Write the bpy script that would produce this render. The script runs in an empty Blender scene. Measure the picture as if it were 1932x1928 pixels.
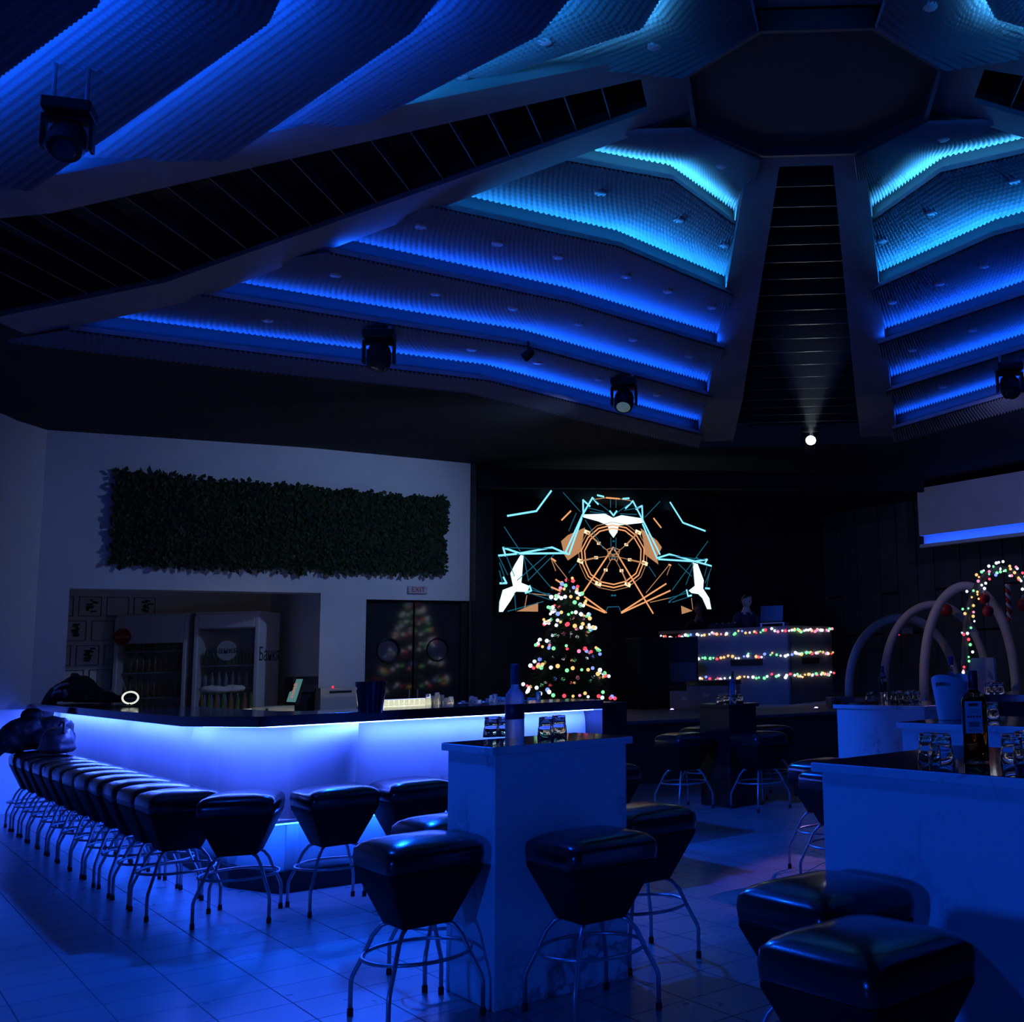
import bpy, bmesh, math, random
from math import sin, cos, pi, radians, sqrt, hypot, atan2
from mathutils import Vector, Matrix, noise

random.seed(7)
SC = bpy.context.scene
COL = SC.collection

# ------------------------------------------------------------------ survey
# lens data of the photograph; lets a pixel be turned into a real point on a real plane
F, CX, CY, PITCH, ROLL, HC = 2044.0, 1449.0, 964.0, .1344, -.0282, 1.52
FWD = Vector((0, cos(PITCH), sin(PITCH)))
_up0 = Vector((0, -sin(PITCH), cos(PITCH)))
RGT = Vector((1, 0, 0)) * cos(ROLL) + _up0 * sin(ROLL)
UPV = Vector((1, 0, 0)) * -sin(ROLL) + _up0 * cos(ROLL)
CAMP = Vector((0, 0, HC))


def ray(x, y):
    return FWD + RGT * ((x - CX) / F) - UPV * ((y - CY) / F)


def atz(x, y, z):
    d = ray(x, y)
    return CAMP + d * ((z - HC) / d.z)


def aty(x, y, Y):
    d = ray(x, y)
    return CAMP + d * (Y / d.y)


def onplane(x, y, p, n):
    d = ray(x, y)
    return CAMP + d * ((p - CAMP).dot(n) / d.dot(n))


A1 = radians(41.35)
E1 = Vector((cos(A1), sin(A1), 0))
E2 = Vector((-sin(A1), cos(A1), 0))


def UV(u, v, z=0.0):
    p = E1 * u + E2 * v
    return Vector((p.x, p.y, z))


# ------------------------------------------------------------------ materials
MATS = {}


def mat(name, col=(.5, .5, .5), rough=.5, metal=0.0, emit=None, es=0.0, trans=0.0, ior=1.45, alpha=1.0, spec=None, coat=0.0):
    if name in MATS:
        return MATS[name]
    m = bpy.data.materials.new(name)
    m.use_nodes = True
    b = m.node_tree.nodes['Principled BSDF']
    b.inputs['Base Color'].default_value = (*col, 1)
    b.inputs['Roughness'].default_value = rough
    b.inputs['Metallic'].default_value = metal
    b.inputs['IOR'].default_value = ior
    if trans:
        b.inputs['Transmission Weight'].default_value = trans
    if coat:
        b.inputs['Coat Weight'].default_value = coat
        b.inputs['Coat Roughness'].default_value = .1
    if alpha < 1:
        b.inputs['Alpha'].default_value = alpha
    if spec is not None:
        b.inputs['Specular IOR Level'].default_value = spec
    if emit:
        b.inputs['Emission Color'].default_value = (*emit, 1)
        b.inputs['Emission Strength'].default_value = es
    MATS[name] = m
    return m


def nodes(m):
    return m.node_tree.nodes, m.node_tree.links, m.node_tree.nodes['Principled BSDF']


def noisy(name, c1, c2, scale=8, detail=4, rough=.5, bump=0.0, bscale=60, coord='Object', lo=.35, hi=.65, **kw):
    m = mat(name, c1, rough, **kw)
    n, l, b = nodes(m)
    tc = n.new('ShaderNodeTexCoord')
    t = n.new('ShaderNodeTexNoise')
    t.inputs['Scale'].default_value = scale
    t.inputs['Detail'].default_value = detail
    r = n.new('ShaderNodeValToRGB')
    r.color_ramp.elements[0].color = (*c1, 1)
    r.color_ramp.elements[1].color = (*c2, 1)
    r.color_ramp.elements[0].position = lo
    r.color_ramp.elements[1].position = hi
    l.new(tc.outputs[coord], t.inputs['Vector'])
    l.new(t.outputs['Fac'], r.inputs['Fac'])
    l.new(r.outputs['Color'], b.inputs['Base Color'])
    if bump:
        t2 = n.new('ShaderNodeTexNoise')
        t2.inputs['Scale'].default_value = bscale
        bp = n.new('ShaderNodeBump')
        bp.inputs['Strength'].default_value = bump
        bp.inputs['Distance'].default_value = .01
        l.new(tc.outputs[coord], t2.inputs['Vector'])
        l.new(t2.outputs['Fac'], bp.inputs['Height'])
        l.new(bp.outputs['Normal'], b.inputs['Normal'])
    return m


def marble(name, base, vein, rough):
    m = mat(name, base, rough)
    n, l, b = nodes(m)
    tc = n.new('ShaderNodeTexCoord')
    n1 = n.new('ShaderNodeTexNoise'); n1.inputs['Scale'].default_value = 2.2; n1.inputs['Detail'].default_value = 6
    mx = n.new('ShaderNodeMixRGB'); mx.inputs[0].default_value = .35
    n2 = n.new('ShaderNodeTexNoise'); n2.inputs['Scale'].default_value = 3.4; n2.inputs['Detail'].default_value = 9; n2.inputs['Roughness'].default_value = .62
    sub = n.new('ShaderNodeMath'); sub.operation = 'SUBTRACT'; sub.inputs[1].default_value = .5
    ab = n.new('ShaderNodeMath'); ab.operation = 'ABSOLUTE'
    r = n.new('ShaderNodeValToRGB')
    r.color_ramp.elements[0].position = 0.0; r.color_ramp.elements[0].color = (*vein, 1)
    r.color_ramp.elements[1].position = .035; r.color_ramp.elements[1].color = (*base, 1)
    n3 = n.new('ShaderNodeTexNoise'); n3.inputs['Scale'].default_value = 1.3
    r3 = n.new('ShaderNodeValToRGB')
    r3.color_ramp.elements[0].position = .45; r3.color_ramp.elements[0].color = (0, 0, 0, 1)
    r3.color_ramp.elements[1].position = .62; r3.color_ramp.elements[1].color = (1, 1, 1, 1)
    mix = n.new('ShaderNodeMixRGB'); mix.inputs[1].default_value = (*base, 1)
    l.new(tc.outputs['Object'], n1.inputs['Vector'])
    l.new(tc.outputs['Object'], mx.inputs[1]); l.new(n1.outputs['Color'], mx.inputs[2])
    l.new(mx.outputs[0], n2.inputs['Vector'])
    l.new(n2.outputs['Fac'], sub.inputs[0]); l.new(sub.outputs[0], ab.inputs[0]); l.new(ab.outputs[0], r.inputs['Fac'])
    l.new(tc.outputs['Object'], n3.inputs['Vector']); l.new(n3.outputs['Fac'], r3.inputs['Fac'])
    l.new(r3.outputs['Color'], mix.inputs[0]); l.new(r.outputs['Color'], mix.inputs[2])
    l.new(mix.outputs[0], b.inputs['Base Color'])
    return m


def tiles(name, c1, c2, grout, size, ang, off, rough, rvar=.12, w=1.0, mortar=.008, offset=0.0):
    """tiled surface laid out in metres on world/object XY turned by ang"""
    m = mat(name, c1, rough)
    n, l, b = nodes(m)
    tc = n.new('ShaderNodeTexCoord')
    mp = n.new('ShaderNodeMapping'); mp.vector_type = 'TEXTURE'
    mp.inputs['Rotation'].default_value = (0, 0, ang)
    mp.inputs['Location'].default_value = off
    br = n.new('ShaderNodeTexBrick')
    br.offset = offset
    br.inputs['Scale'].default_value = 1.0
    br.inputs['Brick Width'].default_value = size * w
    br.inputs['Row Height'].default_value = size
    br.inputs['Mortar Size'].default_value = mortar
    br.inputs['Mortar Smooth'].default_value = .3
    br.inputs['Color1'].default_value = (*c1, 1)
    br.inputs['Color2'].default_value = (*c2, 1)
    br.inputs['Mortar'].default_value = (*grout, 1)
    l.new(tc.outputs['Object'], mp.inputs['Vector'])
    l.new(mp.outputs['Vector'], br.inputs['Vector'])
    ns = n.new('ShaderNodeTexNoise'); ns.inputs['Scale'].default_value = 5; ns.inputs['Detail'].default_value = 5
    l.new(tc.outputs['Object'], ns.inputs['Vector'])
    mx = n.new('ShaderNodeMixRGB'); mx.blend_type = 'MULTIPLY'; mx.inputs[0].default_value = .3
    l.new(br.outputs['Color'], mx.inputs[1]); l.new(ns.outputs['Color'], mx.inputs[2])
    l.new(mx.outputs[0], b.inputs['Base Color'])
    ma = n.new('ShaderNodeMath'); ma.operation = 'MULTIPLY_ADD'
    ma.inputs[1].default_value = rvar; ma.inputs[2].default_value = rough - rvar / 2
    l.new(ns.outputs['Fac'], ma.inputs[0])
    mr = n.new('ShaderNodeMath'); mr.operation = 'ADD'
    sc = n.new('ShaderNodeMath'); sc.operation = 'MULTIPLY'; sc.inputs[1].default_value = .4
    l.new(br.outputs['Fac'], sc.inputs[0]); l.new(ma.outputs[0], mr.inputs[0]); l.new(sc.outputs[0], mr.inputs[1])
    l.new(mr.outputs[0], b.inputs['Roughness'])
    bp = n.new('ShaderNodeBump'); bp.inputs['Strength'].default_value = .25; bp.inputs['Distance'].default_value = .002; bp.invert = True
    l.new(br.outputs['Fac'], bp.inputs['Height']); l.new(bp.outputs['Normal'], b.inputs['Normal'])
    return m


# ------------------------------------------------------------------ mesh builder
class MB:
    def __init__(self):
        self.v = []
        self.f = []
        self.mi = []
        self.cur = 0

    def add(self, vs, fs):
        o = len(self.v)
        self.v += [tuple(p) for p in vs]
        self.f += [tuple(i + o for i in f) for f in fs]
        self.mi += [self.cur] * len(fs)
        return self

    def box(self, c, s, M=None):
        c = Vector(c); hx, hy, hz = s[0] / 2, s[1] / 2, s[2] / 2
        vs = [Vector((x, y, z)) for z in (-hz, hz) for y in (-hy, hy) for x in (-hx, hx)]
        if M:
            vs = [M @ p for p in vs]
        vs = [p + c for p in vs]
        return self.add(vs, [(0, 2, 3, 1), (4, 5, 7, 6), (0, 1, 5, 4), (2, 6, 7, 3), (0, 4, 6, 2), (1, 3, 7, 5)])

    def prism(self, poly, z0, z1):
        n = len(poly)
        vs = [(p[0], p[1], z0) for p in poly] + [(p[0], p[1], z1) for p in poly]
        fs = [tuple(range(n))[::-1], tuple(range(n, 2 * n))] + [(i, (i + 1) % n, n + (i + 1) % n, n + i) for i in range(n)]
        return self.add(vs, fs)

    def lathe(self, prof, n=20, c=(0, 0, 0), square=0.0):
        vs = []
        fs = []
        c = Vector(c)
        for r, z in prof:
            for i in range(n):
                a = 2 * pi * i / n
                k = 1.0
                if square:
                    k = 1 / max(abs(cos(a)), abs(sin(a)))
                    k = 1 + (k - 1) * square
                vs.append(c + Vector((r * k * cos(a), r * k * sin(a), z)))
        for j in range(len(prof) - 1):
            for i in range(n):
                a, b_ = j * n + i, j * n + (i + 1) % n
                fs.append((a, b_, b_ + n, a + n))
        m = len(prof)
        if prof[0][0] > 1e-5:
            fs.append(tuple(range(n))[::-1])
        if prof[-1][0] > 1e-5:
            fs.append(tuple(range((m - 1) * n, m * n)))
        return self.add(vs, fs)

    def tube(self, pts, r, n=8, closed=False, radii=None):
        pts = [Vector(p) for p in pts]
        N = len(pts)
        vs = []
        fs = []
        pn = None
        for i, p in enumerate(pts):
            if closed:
                t = pts[(i + 1) % N] - pts[i - 1]
            else:
                t = pts[min(i + 1, N - 1)] - pts[max(i - 1, 0)]
            t.normalize()
            if pn is None:
                a = Vector((0, 0, 1)) if abs(t.z) < .9 else Vector((1, 0, 0))
                pn = t.cross(a).normalized()
            else:
                pn = (pn - t * pn.dot(t))
                pn = pn.normalized() if pn.length > 1e-6 else t.orthogonal().normalized()
            b = t.cross(pn)
            rr = radii[i] if radii else r
            for k in range(n):
                an = 2 * pi * k / n
                vs.append(p + (pn * cos(an) + b * sin(an)) * rr)
        for i in range(N if closed else N - 1):
            j = (i + 1) % N
            for k in range(n):
                fs.append((i * n + k, i * n + (k + 1) % n, j * n + (k + 1) % n, j * n + k))
        if not closed:
            fs.append(tuple(range(n))[::-1])
            fs.append(tuple(range((N - 1) * n, N * n)))
        return self.add(vs, fs)

    def ball(self, c, r, nu=10, nv=6, s=(1, 1, 1), M=None):
        c = Vector(c)
        vs = [Vector((0, 0, r * s[2]))]
        for j in range(1, nv):
            th = pi * j / nv
            for i in range(nu):
                a = 2 * pi * i / nu
                vs.append(Vector((r * s[0] * sin(th) * cos(a), r * s[1] * sin(th) * sin(a), r * s[2] * cos(th))))
        vs.append(Vector((0, 0, -r * s[2])))
        if M:
            vs = [M @ p for p in vs]
        vs = [p + c for p in vs]
        fs = [(0, 1 + i, 1 + (i + 1) % nu) for i in range(nu)]
        for j in range(nv - 2):
            for i in range(nu):
                a = 1 + j * nu + i; b = 1 + j * nu + (i + 1) % nu
                fs.append((a, a + nu, b + nu, b))
        L = len(vs) - 1; o = 1 + (nv - 2) * nu
        fs += [(o + i, L, o + (i + 1) % nu) for i in range(nu)]
        return self.add(vs, fs)

    def mesh(self, name, mats, smooth=False):
        me = bpy.data.meshes.new(name)
        me.from_pydata([tuple(p) for p in self.v], [], self.f)
        mats = mats if isinstance(mats, (list, tuple)) else [mats]
        for m in mats:
            me.materials.append(m)
        me.polygons.foreach_set('material_index', self.mi)
        if smooth:
            me.polygons.foreach_set('use_smooth', [True] * len(me.polygons))
        bm = bmesh.new(); bm.from_mesh(me)
        bmesh.ops.recalc_face_normals(bm, faces=bm.faces)
        bm.to_mesh(me); bm.free()
        me.update()
        return me

    def build(self, name, mats, parent=None, smooth=False, bevel=0, seg=2, auto=None):
        me = self.mesh(name, mats, smooth)
        o = bpy.data.objects.new(name, me)
        COL.objects.link(o)
        if parent:
            o.parent = parent
        if bevel:
            md = o.modifiers.new('bevel', 'BEVEL')
            md.width = bevel; md.segments = seg; md.limit_method = 'ANGLE'; md.angle_limit = radians(35)
            for p in me.polygons:
                p.use_smooth = True
            md.harden_normals = True
        elif smooth and auto:
            me.set_sharp_from_angle(angle=radians(auto))
        return o


def thing(name, label, cat, loc=(0, 0, 0), rz=0.0, group=None):
    o = bpy.data.objects.new(name, None)
    COL.objects.link(o)
    o.empty_display_size = .1
    o.location = loc
    o.rotation_euler = (0, 0, rz)
    return tag(o, label, cat, group)


def tag(o, label, cat, group=None, kind=None):
    o['label'] = label
    o['category'] = cat
    if group:
        o['group'] = group
    if kind:
        o['kind'] = kind
    return o


def struct(o):
    o['kind'] = 'structure'
    return o


def dup(root, loc, rz, label=None, group=None, zs=1.0):
    r = root.copy(); COL.objects.link(r)
    r.location = loc
    r.rotation_euler = (0, 0, rz)
    r.scale = (1, 1, zs)
    if label:
        r['label'] = label
    if group:
        r['group'] = group
    for ch in list(root.children):
        c = ch.copy(); COL.objects.link(c); c.parent = r
        for g in list(ch.children):
            d = g.copy(); COL.objects.link(d); d.parent = c
    return r


def text_mesh(body, size, name, m, depth=.002):
    cu = bpy.data.curves.new(name, 'FONT')
    cu.body = body
    cu.size = size
    cu.align_x = 'CENTER'; cu.align_y = 'CENTER'
    cu.extrude = depth
    tmp = bpy.data.objects.new(name + '_tmp', cu)
    COL.objects.link(tmp)
    bpy.context.view_layer.update()
    dg = bpy.context.evaluated_depsgraph_get()
    me = bpy.data.meshes.new_from_object(tmp.evaluated_get(dg))
    bpy.data.objects.remove(tmp)
    o = bpy.data.objects.new(name, me)
    COL.objects.link(o)
    me.materials.clear(); me.materials.append(m)
    return o


def frame_matrix(loc, xdir, ndir):
    """x along xdir, z along ndir (out of the surface)"""
    x = Vector(xdir).normalized(); z = Vector(ndir).normalized(); y = z.cross(x)
    M = Matrix((x, y, z)).transposed().to_4x4()
    M.translation = Vector(loc)
    return M


def lamp(name, kind, loc, col, energy, target=None, size=.05, angle=60, blend=.3, parent=None):
    d = bpy.data.lights.new(name, kind)
    d.color = col; d.energy = energy
    if kind == 'SPOT':
        d.spot_size = radians(angle); d.spot_blend = blend; d.shadow_soft_size = size
    elif kind == 'AREA':
        d.size = size
    else:
        d.shadow_soft_size = size
    o = bpy.data.objects.new(name, d)
    COL.objects.link(o)
    o.location = loc
    if target is not None:
        o.rotation_euler = (Vector(target) - Vector(loc)).to_track_quat('-Z', 'Y').to_euler()
    return o


BLUE = (.03, .10, 1.0)
M_white = noisy('white_paint', (.78, .79, .80), (.84, .84, .85), 3, rough=.7)
M_dark = noisy('dark_soffit', (.012, .012, .016), (.02, .02, .026), 2, rough=.85)
M_black = mat('black_matte', (.01, .01, .012), .6)
M_blackgloss = mat('black_lacquer', (.008, .009, .012), .16, coat=.3)
M_leather = noisy('dark_leather', (.011, .010, .010), (.017, .015, .015), 14, rough=.24, bump=.06, bscale=260, spec=.6, coat=.3)
M_leather2 = noisy('dark_leather_side', (.006, .005, .005), (.009, .008, .008), 14, rough=.6, bump=.1, bscale=260, spec=.25)
M_steel = mat('grey_painted_steel', (.42, .44, .48), .32, metal=.75)
M_rubber = mat('black_rubber', (.012, .012, .012), .7)
M_marble = marble('white_marble', (.74, .75, .77), (.16, .17, .2), .3)
M_inlay = mat('dark_glass_inlay', (.02, .025, .03), .05, coat=.2)
M_glass = mat('clear_glass', (1, 1, 1), .0, trans=1.0, ior=1.46)
M_foam = mat('grey_foam', (.26, .27, .29), .85)
M_beam = noisy('grey_cladding', (.19, .19, .205), (.22, .22, .235), 4, rough=.6)
# ================================================================== SETTING
OC = Vector((.48, 8.84, 0))          # centre of the ceiling octagon
ZB = 1.52

# ---- floor
M_floor = tiles('floor_tiles', (.30, .31, .33), (.36, .37, .39), (.06, .06, .07), .325, A1, (0.31, -.02, 0), .3, rvar=.16, mortar=.004)
ph = UV(1.128, 5.118)
nn = M_floor.node_tree.nodes
for x in nn:
    if x.bl_idname == 'ShaderNodeMapping':
        x.inputs['Location'].default_value = (ph.x, ph.y, 0)
mb = MB()
mb.prism([(-8.9, -5), (12, -5), (12, 24), (-8.9, 24)], -.1, 0)
struct(mb.build('floor', M_floor))

# ---- walls
ZW = 4.52
WA = Vector((-8.57, 13.2, 0)); WB = Vector((-4.6, 16.9, 0))
WD = (WB - WA).normalized(); WN = Vector((WD.y, -WD.x, 0))       # into the room
WLEN = (WB - WA).length


def wpt(s, z, off=0.0):                     # point on the bar wall
    p = WA + WD * s + WN * off
    return Vector((p.x, p.y, z))


def wcoord(x, y):
    p = onplane(x, y, WA, WN)
    return (p - WA).dot(WD), p.z


mb = MB(); mb.box((-8.9, 4.0, 2.4), (.2, 18.3, 4.8)); struct(mb.build('wall_left', M_white))
# bar wall, with the hatch and the doorway cut out: solid pieces side by side
s_o0, s_o1, z_o0, z_o1 = .02, 3.05, .9, 2.6
s_d0, s_d1, z_d1 = 3.69, 5.36, 2.52
T = .35


def wallpiece(mb, s0, s1, z0, z1, t0=0.0, t1=-T):
    P = [wpt(s0, 0, t0), wpt(s1, 0, t0), wpt(s1, 0, t1), wpt(s0, 0, t1)]
    mb.prism([(p.x, p.y) for p in P], z0, z1)


mb = MB()
wallpiece(mb, -.35, s_o0, 0, 4.8)
wallpiece(mb, s_o0, s_o1, 0, z_o0)
wallpiece(mb, s_o0, s_o1, z_o1, 4.8)
wallpiece(mb, s_o1, s_d0, 0, 4.8)
wallpiece(mb, s_d0, s_d1, z_d1, 4.8)
wallpiece(mb, s_d1, WLEN, z_d1, 4.8)
struct(mb.build('wall_bar', M_white))
mb = MB(); wallpiece(mb, s_d1, WLEN + .02, 0, z_d1, .004)
struct(mb.build('trim_1', M_black))
# store room behind the hatch: papered back wall with portrait prints
M_paper = tiles('printed_wallpaper', (.42, .42, .40), (.5, .5, .48), (.15, .15, .15), .34, 0, (0, 0, 0), .8, w=1.0, mortar=.012, offset=.5)
mb = MB()
wallpiece(mb, -1.6, 3.3, 0, 3.2, -2.2, -2.3)
struct(mb.build('wall_store', M_white))
mb = MB(); wallpiece(mb, -1.6, 3.3, 2.72, 3.2, -.34, -2.3)
wallpiece(mb, 3.1, 3.2, 0, 3.2, -.3, -2.3)
wallpiece(mb, -1.7, -1.6, 0, 3.2, -.5, -2.3)
struct(mb.build('wall_store', M_white))
# wallpaper tiles: framed prints with plant-like dark motifs, on a real sheet
paper = MB(); ink = MB()
random.seed(3)
NX = WD
for r in range(5):
    for c in range(5):
        s0 = -.15 + c * .34 + (.17 if r % 2 else 0); z0 = 1.0 + r * .34
        for (a, b, w_, h_) in ((s0, z0, .27, .006), (s0, z0 + .27, .27, .006), (s0, z0, .006, .27), (s0 + .27, z0, .006, .276)):
            if a + w_ > 1.7: continue
            P = [wpt(a, 0, -2.185), wpt(a + w_, 0, -2.185), wpt(a + w_, 0, -2.197), wpt(a, 0, -2.197)]
            ink.prism([(p.x, p.y) for p in P], b, b + h_)
        if (r + c) % 2 == 0 and s0 + .2 < 1.7:
            for k in range(9):
                a = s0 + .08 + random.random() * .1; b = z0 + .05 + k * .02 + random.random() * .01
                w_ = .03 + random.random() * .06
                P = [wpt(a, 0, -2.18), wpt(a + w_, 0, -2.18), wpt(a + w_, 0, -2.197), wpt(a, 0, -2.197)]
                ink.prism([(p.x, p.y) for p in P], b, b + .022)
struct(ink.build('trim_2', mat('wallpaper_ink', (.05, .05, .06), .8)))

# stage back wall (runs on from the bar wall, set back a little) and the far side wall
SA = WB - WN * .45
M_stage_wall = noisy('stage_black_wall', (.05, .05, .05), (.07, .066, .06), 1.5, rough=.8)
KK = SA + WD * 8.3


def pan(mb, p, q, z0, z1, t):
    d = (q - p).normalized(); n = Vector((d.y, -d.x, 0)) * t
    mb.prism([(p.x, p.y), (q.x, q.y), (q.x - n.x, q.y - n.y), (p.x - n.x, p.y - n.y)], z0, z1)


mb = MB(); pan(mb, SA, KK, 0, 4.8, .2)
pan(mb, WB, SA + WD * .0, 0, 4.8, .1)
struct(mb.build('wall_stage', M_stage_wall))
RD = Vector((WD.y, -WD.x, 0))      # from the corner towards the right and the viewer
M_clad = tiles('dark_cladding', (.10, .105, .095), (.13, .135, .12), (.02, .02, .02), .9, 0, (0, 0, 0), .75, w=1.0, mortar=.02, offset=.4)
RB = KK + RD * 13.0
clad = MB()
L = 13.0
# cladding panels: proud slabs with shadow gaps between them
x = 0.0; i = 0
while x < L - .3:
    w_ = (.5, .42, .62, .46)[i % 4]
    for z0, z1 in (((0, 1.9), (1.92, 4.5)) if i % 3 else ((0, 2.7), (2.72, 4.5))):
        p = KK + RD * (x + .015); q = KK + RD * (x + w_ - .015)
        pan(clad, p - RD.cross(Vector((0, 0, 1))) * 0, q, z0 + .02, z1, .06)
    x += w_; i += 1
ob = clad.build('wall_right', noisy('dark_cladding', (.09, .095, .085), (.12, .12, .11), 2.5, rough=.75)); struct(ob)
mb = MB(); off = Vector((RD.y, -RD.x, 0)) * -.07
pan(mb, KK + off, RB + off, 0, 4.8, .1)
struct(mb.build('wall_right', M_black))
mb = MB(); mb.box((11.4, 4, 2.4), (.2, 19, 4.8)); struct(mb.build('wall_right', M_white))
mb = MB(); mb.box((1.2, -5.0, 2.4), (20.4, .2, 4.8)); struct(mb.build('wall_back', noisy('back_wall_paint', (.10, .10, .11), (.13, .13, .14), 2, rough=.8)))

# white bulkhead over the right side, with a blue light cove under it
BN = Vector((-RD.y, RD.x, 0))
if BN.dot(Vector((0, 0, 0)) - KK) < 0: BN = -BN
bp0 = onplane(1733, 985, KK + BN * .9, BN); bs0 = (bp0 - KK).dot(RD)
b0 = KK + BN * .9 + RD * bs0; b1 = KK + BN * .9 + RD * 12.5; c1 = KK + RD * 12.5 + BN * .1; c0 = KK + RD * bs0 + BN * .1
mb = MB(); mb.prism([(p.x, p.y) for p in (b0, b1, c1, c0)], 3.66, ZW + .02)
struct(mb.build('trim_3', M_white))
mb = MB()
def bhslab(mb, d0, d1, z0, z1):
    mb.prism([(p.x, p.y) for p in (b0 + BN * d0, b1 + BN * d0, b1 + BN * d1, b0 + BN * d1)], z0, z1)


bhslab(mb, .0, -.16, 3.44, 3.462); bhslab(mb, .0, -.012, 3.462, 3.50); bhslab(mb, -.13, -.16, 3.462, 3.66)
struct(mb.build('trim_4', M_white))
mb = MB(); bhslab(mb, -.02, -.045, 3.463, 3.475)
struct(mb.build('trim_5', mat('cove_blue', (.02, .05, .3), .5, emit=(.004, .085, 1.0), es=11)))

# dark soffit round the stepped ceiling, and ceiling lid above everything
RD5, RE5, RA5, RH5 = 7.95, 1.62, 4.12, 3.30
inner = []
for q in range(4):
    for (x, y) in ((RD5, -RE5), (RD5, RE5), (RA5, RA5)):
        a = q * pi / 2
        inner.append((OC.x + x * cos(a) - y * sin(a), OC.y + x * sin(a) + y * cos(a)))
outer = [(11.5, 8.84 - 2), (11.5, 8.84 + 4), (11.5, 13.5), (KK.x + 1.0, KK.y + 1.0), (KK.x, KK.y + .8), (WB.x - .5, WB.y + .6), (-8.95, 13.0), (-8.95, 10.9), (-8.95, 6.8), (-8.95, -5.1), (.3, -5.1), (11.5, -5.1)]
vs = [(x, y, ZB + RH5) for x, y in inner] + [(x, y, ZW) for x, y in (
    (11.5, 8.84 - 1.6), (11.5, 8.84 + 1.6), (7.5, 16.5), (2.1, 23.2), (-1.14, 20.2 + .6), (-4.9, 17.2), (-8.95, 8.84 + 3.6), (-8.95, 8.84 - 1.6), (-8.95, -5.1), (-1.1, -5.1), (2.1, -5.1), (11.5, -5.1))]
# order: inner 0,1 (+x), 2 diag ++, 3,4 (+y), 5 diag -+, 6,7 (-x), 8 diag --, 9,10 (-y), 11 diag +-
vs[12 + 5] = (-8.95, 13.2, ZW)
extra = [(-8.95, 24, ZW), (12, 24, ZW)]
vs2 = list(vs)
fs = []
for i in range(12):
    j = (i + 1) % 12
    fs.append((i, j, 12 + j, 12 + i))
# fix the outline so that it reaches the walls
vs2[12 + 2] = (11.5, 24, ZW); vs2[12 + 3] = (2.6, 24, ZW); vs2[12 + 4] = (-3.9, 24, ZW); vs2[12 + 5] = (-8.95, 17.0, ZW)
mb = MB(); mb.add(vs2, fs)
struct(mb.build('ceiling', M_dark))
mb = MB(); mb.box((1.3, 9.5, 7.4), (21.5, 30, .1))
struct(mb.build('ceiling', M_black))
# fascia board hanging above the stage
fz = 4.28
mb = MB()
f0 = aty(893, 905, 16.4); f1 = aty(1757, 938, 17.6)
for (p, q) in ((Vector((-4.55, 16.85, 0)), Vector((-1.0, 17.6, 0))), (Vector((-1.0, 17.6, 0)), Vector((2.72, 18.6, 0)))):
    pan(mb, p, q, 4.3, 4.6, .12)
struct(mb.build('trim_6', M_dark))

# ---- stepped ceiling
RINGD = [2.28, 3.36, 4.48, 5.88, 7.42, 8.1]
RINGE = [.85, .95, 1.05, 1.2, 1.35, 1.45]
RINGA = [1.32, 1.95, 2.6, 3.2, 3.78, 4.2]
RINGH = [4.70, 4.28, 3.92, 3.62, 3.38, 3.28]
GAP = [.2, .21, .2, .22, .23]


def bw(r): return .66 + .155 * (r - 1.9)       # beam half width
def bz(r): return ZB + 4.74 - .28 * (min(r, 6.0) - 1.9) - .13 * max(0, r - 6.0)   # beam underside
def bs(r): return .32 + .115 * (r - 1.9)       # half width of the dark slot


def ringpts(k, z, grow=0.0):
    """three points of ring k in the sector between -x and +y"""
    if k < 0:
        p = [(-1.075, .445), (-.76, .76), (-.445, 1.075)]
    else:
        d, e, a = RINGD[k] + grow, RINGE[k], RINGA[k] + grow * .72
        w_ = bw(d) - .08
        t = (a - w_) / (a - e)                # run the ring on until it meets the beam
        dd = a + (d - a) * t
        p = [(-dd, w_), (-a, a), (-w_, dd)]
    return [Vector((x, y, z)) for x, y in p]


def facet(mb, i0, i1, o0, o1, pu=.058, pv=.07, hu=.032, hv=.011):
    lu = max((i1 - i0).length, (o1 - o0).length); lv = (((o0 - i0).length + (o1 - i1).length) / 2)
    nu = max(2, round(lu / pu)) * 2; nv = max(2, round(lv / pv)) * 2
    n = (i1 - i0 + o1 - o0).cross(o0 - i0 + o1 - i1).normalized()
    if n.z > 0: n = -n
    vs = []
    for b in range(nv + 1):
        t = b / nv
        for a in range(nu + 1):
            s = a / nu
            p = i0.lerp(i1, s).lerp(o0.lerp(o1, s), t)
            p = p + n * ((hu if a % 2 else 0) + (hv if (b % 2 and a % 2) else 0))
            vs.append(p)
    fs = [(b * (nu + 1) + a, b * (nu + 1) + a + 1, (b + 1) * (nu + 1) + a + 1, (b + 1) * (nu + 1) + a) for b in range(nv) for a in range(nu)]
    mb.add(vs, fs)


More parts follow.
